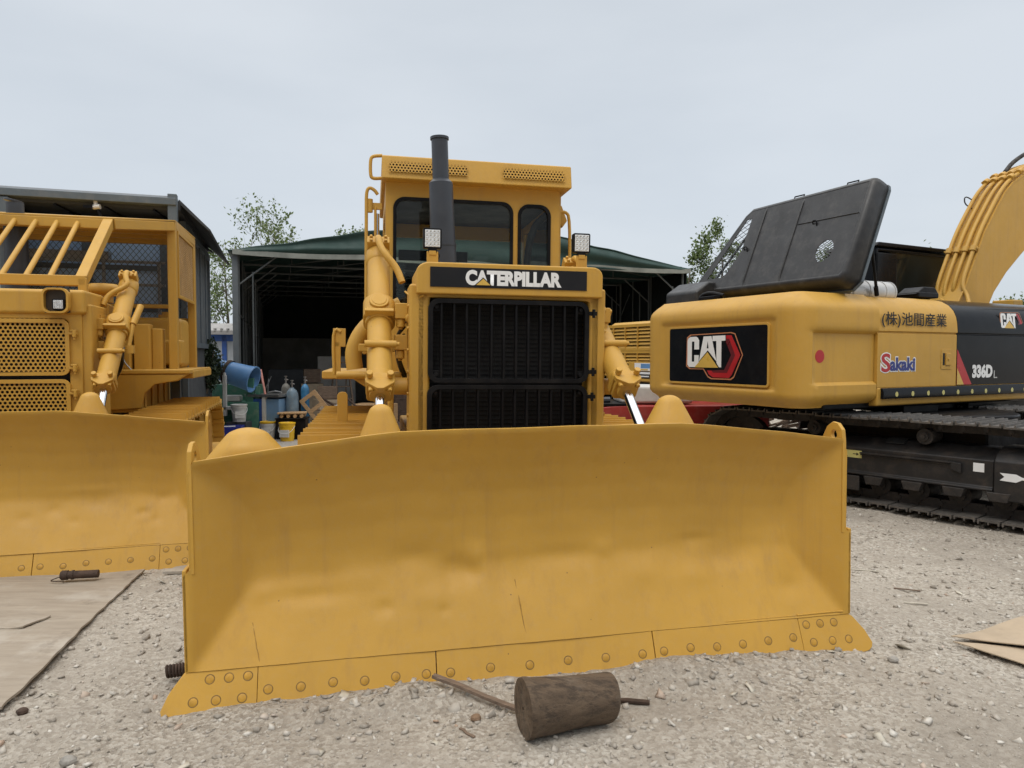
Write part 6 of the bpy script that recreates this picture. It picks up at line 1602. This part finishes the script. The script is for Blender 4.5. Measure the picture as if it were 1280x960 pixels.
bush('hedge', 'far row of dark green bushes beyond the right machines', 'hedge', (22, 33, 0), 9, 1.5, 2.0, 9000, 'leafdark', 6, .2)

# ================================================================== FOREGROUND
def log():
    A = Vector((.050, 3.14, 0)); B = Vector((.455, 3.31, 0)); r = .128
    A.z = ground_h(A.x, A.y)+r*.97; B.z = ground_h(B.x, B.y)+r*.86
    ax = (B-A).normalized(); L_ = (B-A).length; R = Matrix((ax, Vector((-ax.y, ax.x, 0)).normalized(), ax.cross(Vector((-ax.y, ax.x, 0)).normalized()))).transposed().to_4x4()
    mt = Matrix.Translation(A) @ R; n = 56; rings = []
    for k in range(34):
        t = k/33; rr = r*(1-.04*sin(pi*t)-.12*t)+(.004 if t < .08 else 0)
        if k in (0, 33): rr *= .975
        ring = []
        for j in range(n):
            a = 2*pi*j/n; q = rr*(1+.035*noise.noise(Vector((cos(a)*1.4, sin(a)*1.4, t*2)))+.012*noise.noise(Vector((cos(a)*5, sin(a)*5, t*5))))
            q -= .010*math.exp(-((a-1.9-.15*sin(t*6))/.05)**2)*(1 if t < .45 else 0)
            skew = (.012*sin(a+2.2) if t < .5 else .012*sin(a))*abs(1-2*t)
            ring.append((t*L_+skew, q*cos(a), q*sin(a)))
        rings.append(ring)
    mb = MB(mt); mb.loft(rings, caps=False); o = mb.build('log', 'log', angle=50)
    vs = []; 
    for t_, sg in ((0, 0), (33, 1)):
        mb = MB(mt); R0 = rings[t_]; cx = sum(p[0] for p in R0)/n
        rr_ = [R0]+[[(cx+(p[0]-cx)*f+(.006 if sg else -.006)*(1-f)*noise.noise(Vector((p[1]*30*f, p[2]*30*f, 1))), p[1]*f, p[2]*f) for p in R0] for f in (.85, .65, .45, .25, .06)]
        mb.loft(rr_, caps=False); mb.build('cut_end', 'log', o, angle=60)
    tag(o, 'short thick dark sawn log lying on the gravel in front of the blade', 'log')
log()
def stick(name, p0, p1, w_, h_, m, label, cat, zoff=.0):
    p0 = Vector((*p0, ground_h(*p0)+h_/2+.004+zoff)); p1 = Vector((*p1, ground_h(*p1)+h_/2+.004)); mb = MB(); n = 10; rings = []
    d = (p1-p0).normalized(); a = Vector((-d.y, d.x, 0)).normalized(); u = d.cross(a)
    for k in range(n+1):
        t = k/n; c = p0.lerp(p1, t)+a*.006*noise.noise(Vector((t*3, p0.x, 0)))+u*.003*noise.noise(Vector((t*5, p0.x, 4)))
        ww = w_*(1+.15*noise.noise(Vector((t*7, 1, p0.y))))/2; hh = h_/2
        rings.append([c-a*ww-u*hh, c+a*ww-u*hh, c+a*ww+u*hh, c-a*ww+u*hh])
    mb.loft([[tuple(q) for q in r] for r in rings]); o = mb.build(name, m, bevel=.001); tag(o, label, cat); return o
stick('wooden_stake', (-.40, 3.56), (.12, 3.30), .030, .016, 'oldwood', 'weathered flat wooden stake running under the left end of the log', 'stake', .03)
stick('flat_iron_bar', (.42, 3.50), (.68, 3.45), .03, .012, 'rusty', 'short flat grey bar sticking out right of the log', 'bar')
for i, (p0, p1, l_) in enumerate([((2.62, 5.72), (2.93, 5.62), 'pale stick on the gravel, nearest the excavator track'), ((2.75, 4.93), (2.90, 4.90), 'short pale splinter left of the cardboard'), ((2.85, 5.25), (3.02, 5.2), 'dark splinter between the blade and the cardboard'),
                                  ((-.24, 3.22), (-.17, 3.14), 'small twig below the brown stone'), ((-1.15, 4.0), (-1.02, 4.22), 'curved twig')][:4]):
    stick('stick', p0, p1, .014, .007, 'beige' if i < 2 else 'oldwood', l_, 'stick')
def rock(loc, s, m, label, seed):
    rn = np.random.RandomState(seed); mb = MB(); rings = []
    for i in range(7):
        a = pi*i/6; rings.append([(loc[0]+s*sin(a)*cos(b_)*(1+.25*noise.noise(Vector((cos(b_)*1.5+seed, sin(b_)*1.5, a)))), loc[1]+s*sin(a)*sin(b_)*.9*(1+.25*noise.noise(Vector((cos(b_)*1.7, sin(b_)*1.7+seed, a)))), ground_h(loc[0], loc[1])+s*.5-s*.62*cos(a)) for b_ in np.arange(7)*2*pi/7])
    mb.loft(rings); o = mb.build('rock', m, smooth=False); tag(o, label, 'rock')
M['brownstone'] = mat('brown_stone', (.22, .14, .085), .9, var=.3, scale=20, bump=.4)
M['greystone'] = mat('grey_stone', (.30, .28, .25), .9, var=.3, scale=20, bump=.4)
rock((-.17, 3.30), .028, 'brownstone', 'small brown stone left of the log', 1)
rock((-1.88, 2.95), .035, 'greystone', 'blunt grey stone in the lower left foreground', 4)
rock((-2.37, 3.38), .03, 'rusty', 'dark lump beside the corner of the plywood', 5)
rock((2.15, 3.95), .03, 'greystone', 'grey stone below the right end of the blade', 6)
# plywood sheet, slightly buckled
def sheet(name, pts, m, label, cat, th=.014, z=.02, seed=1, lift=None, N=34):
    """four corners, bilinear patch that bends over the ground"""
    P = [Vector((x, y, 0)) for x, y in pts]; vs = []; 
    for j in range(N+1):
        for i in range(N+1):
            u, v = i/N, j/N; p = (P[0]*(1-u)+P[1]*u)*(1-v)+(P[3]*(1-u)+P[2]*u)*v
            ed = .012*noise.noise(Vector((u*9, v*9, seed)))
            p.x += ed*(1 if i in (0, N) else .3); p.y += ed*.6
            zz = z+.02*noise.noise(Vector((u*2, v*2, seed+3)))+(.03*fbm(p.x, p.y, .35, 3, 3))+(lift(u, v) if lift else 0)
            vs.append((p.x, p.y, zz))
    n0 = len(vs); W_ = N+1
    vs += [(x, y, zz-th) for x, y, zz in vs]
    fs = [(j*W_+i, j*W_+i+1, (j+1)*W_+i+1, (j+1)*W_+i) for j in range(N) for i in range(N)]
    fs += [tuple(q+n0 for q in reversed(f)) for f in fs]
    for i in range(N): fs += [(i+1, i, n0+i, n0+i+1), (N*W_+i, N*W_+i+1, n0+N*W_+i+1, n0+N*W_+i), (i*W_, (i+1)*W_, n0+(i+1)*W_, n0+i*W_), ((i+1)*W_+N, i*W_+N, n0+i*W_+N, n0+(i+1)*W_+N)]
    mb = MB(); mb.add(vs, fs); o = mb.build(name, m, angle=40); tag(o, label, cat); return o
sheet('plywood_sheet', [(-4.35, 4.20), (-2.715, 4.55), (-2.92, 5.60), (-4.6, 5.2)], 'ply', 'weathered plywood sheet lying under the edge of the left blade', 'plywood', seed=2)
sheet('plywood_sheet', [(-4.0, 3.05), (-2.47, 3.38), (-2.71, 4.56), (-4.35, 4.21)], 'ply', 'weathered plywood sheet lying nearest the camera at the left edge', 'plywood', seed=5, z=.024)
sheet('wood_offcut', [(-3.35, 4.30), (-3.02, 4.33), (-2.97, 4.52), (-3.16, 4.60)], 'ply', 'small plywood offcut lying on the joint of the two sheets', 'offcut', .01, .040, 7, N=8)
sheet('plank', [(-2.72, 5.48), (-2.2, 5.62), (-2.2, 5.74), (-2.68, 5.62)], 'ply', 'short grey plank lying on the gravel behind the left edge of the main blade', 'plank', .02, .03, 9, N=8)
def pin():
    A = Vector((-3.38, 5.27, .075)); B = Vector((-3.13, 5.33, .07)); root = thing('steel_pin', 'rusty round steel pin with a collar lying on the plywood', 'steel pin', (A.x, A.y, .04))
    b = MB(Matrix.Translation(-root.location)); ax = (B-A).normalized(); b.cyl(A, B, .03, n=18); b.build('shank', 'rusty', root, angle=40, bevel=.003)
    b = MB(Matrix.Translation(-root.location)); b.cyl(A+ax*.01, A+ax*.05, .036, n=18); b.cyl(A+ax*.075, A+ax*.09, .035, n=18); b.build('collar', 'rusty', root, angle=40)
    b = MB(Matrix.Translation(-root.location)); b.tube([A+Vector((0, 0, -.01)), A+Vector((-.06, -.02, -.03)), A+Vector((-.04, -.05, -.03)), A+Vector((.05, -.04, -.03))], .004, 6, 1); b.build('wire', 'rusty', root, angle=60)
pin()
def spring():
    mb = MB(); pts = []; A = Vector((-1.83, 3.71, .045)); d = Vector((.9, .25, .05)).normalized(); a = d.orthogonal().normalized(); b_ = d.cross(a)
    for k in range(120): t = k/119; an = t*2*pi*9; pts.append(A+d*t*.14+(a*cos(an)+b_*sin(an))*.029)
    mb.tube(pts, .0075, 7); tag(mb.build('coil_spring', 'rusty', angle=70), 'rusty coil spring on the gravel behind the left end of the main blade', 'spring')
spring()
# cardboard: two folded flaps
sheet('cardboard_sheet', [(2.66, 4.25), (3.75, 3.72), (4.3, 4.3), (3.5, 4.62)], 'cardboard', 'flattened brown cardboard at the right edge, upper flap curling up', 'cardboard', .006, .03, 3, lift=lambda u, v: .055*sin(u*pi*.8)*(.3+.7*v)+.02*v, N=24)
sheet('cardboard_sheet', [(2.64, 4.20), (3.30, 3.30), (4.2, 3.5), (3.6, 4.0)], 'cardboard', 'lower layer of flattened cardboard under the curling flap at the right edge', 'cardboard', .006, .016, 6, lift=lambda u, v: .012*sin(u*7), N=24)
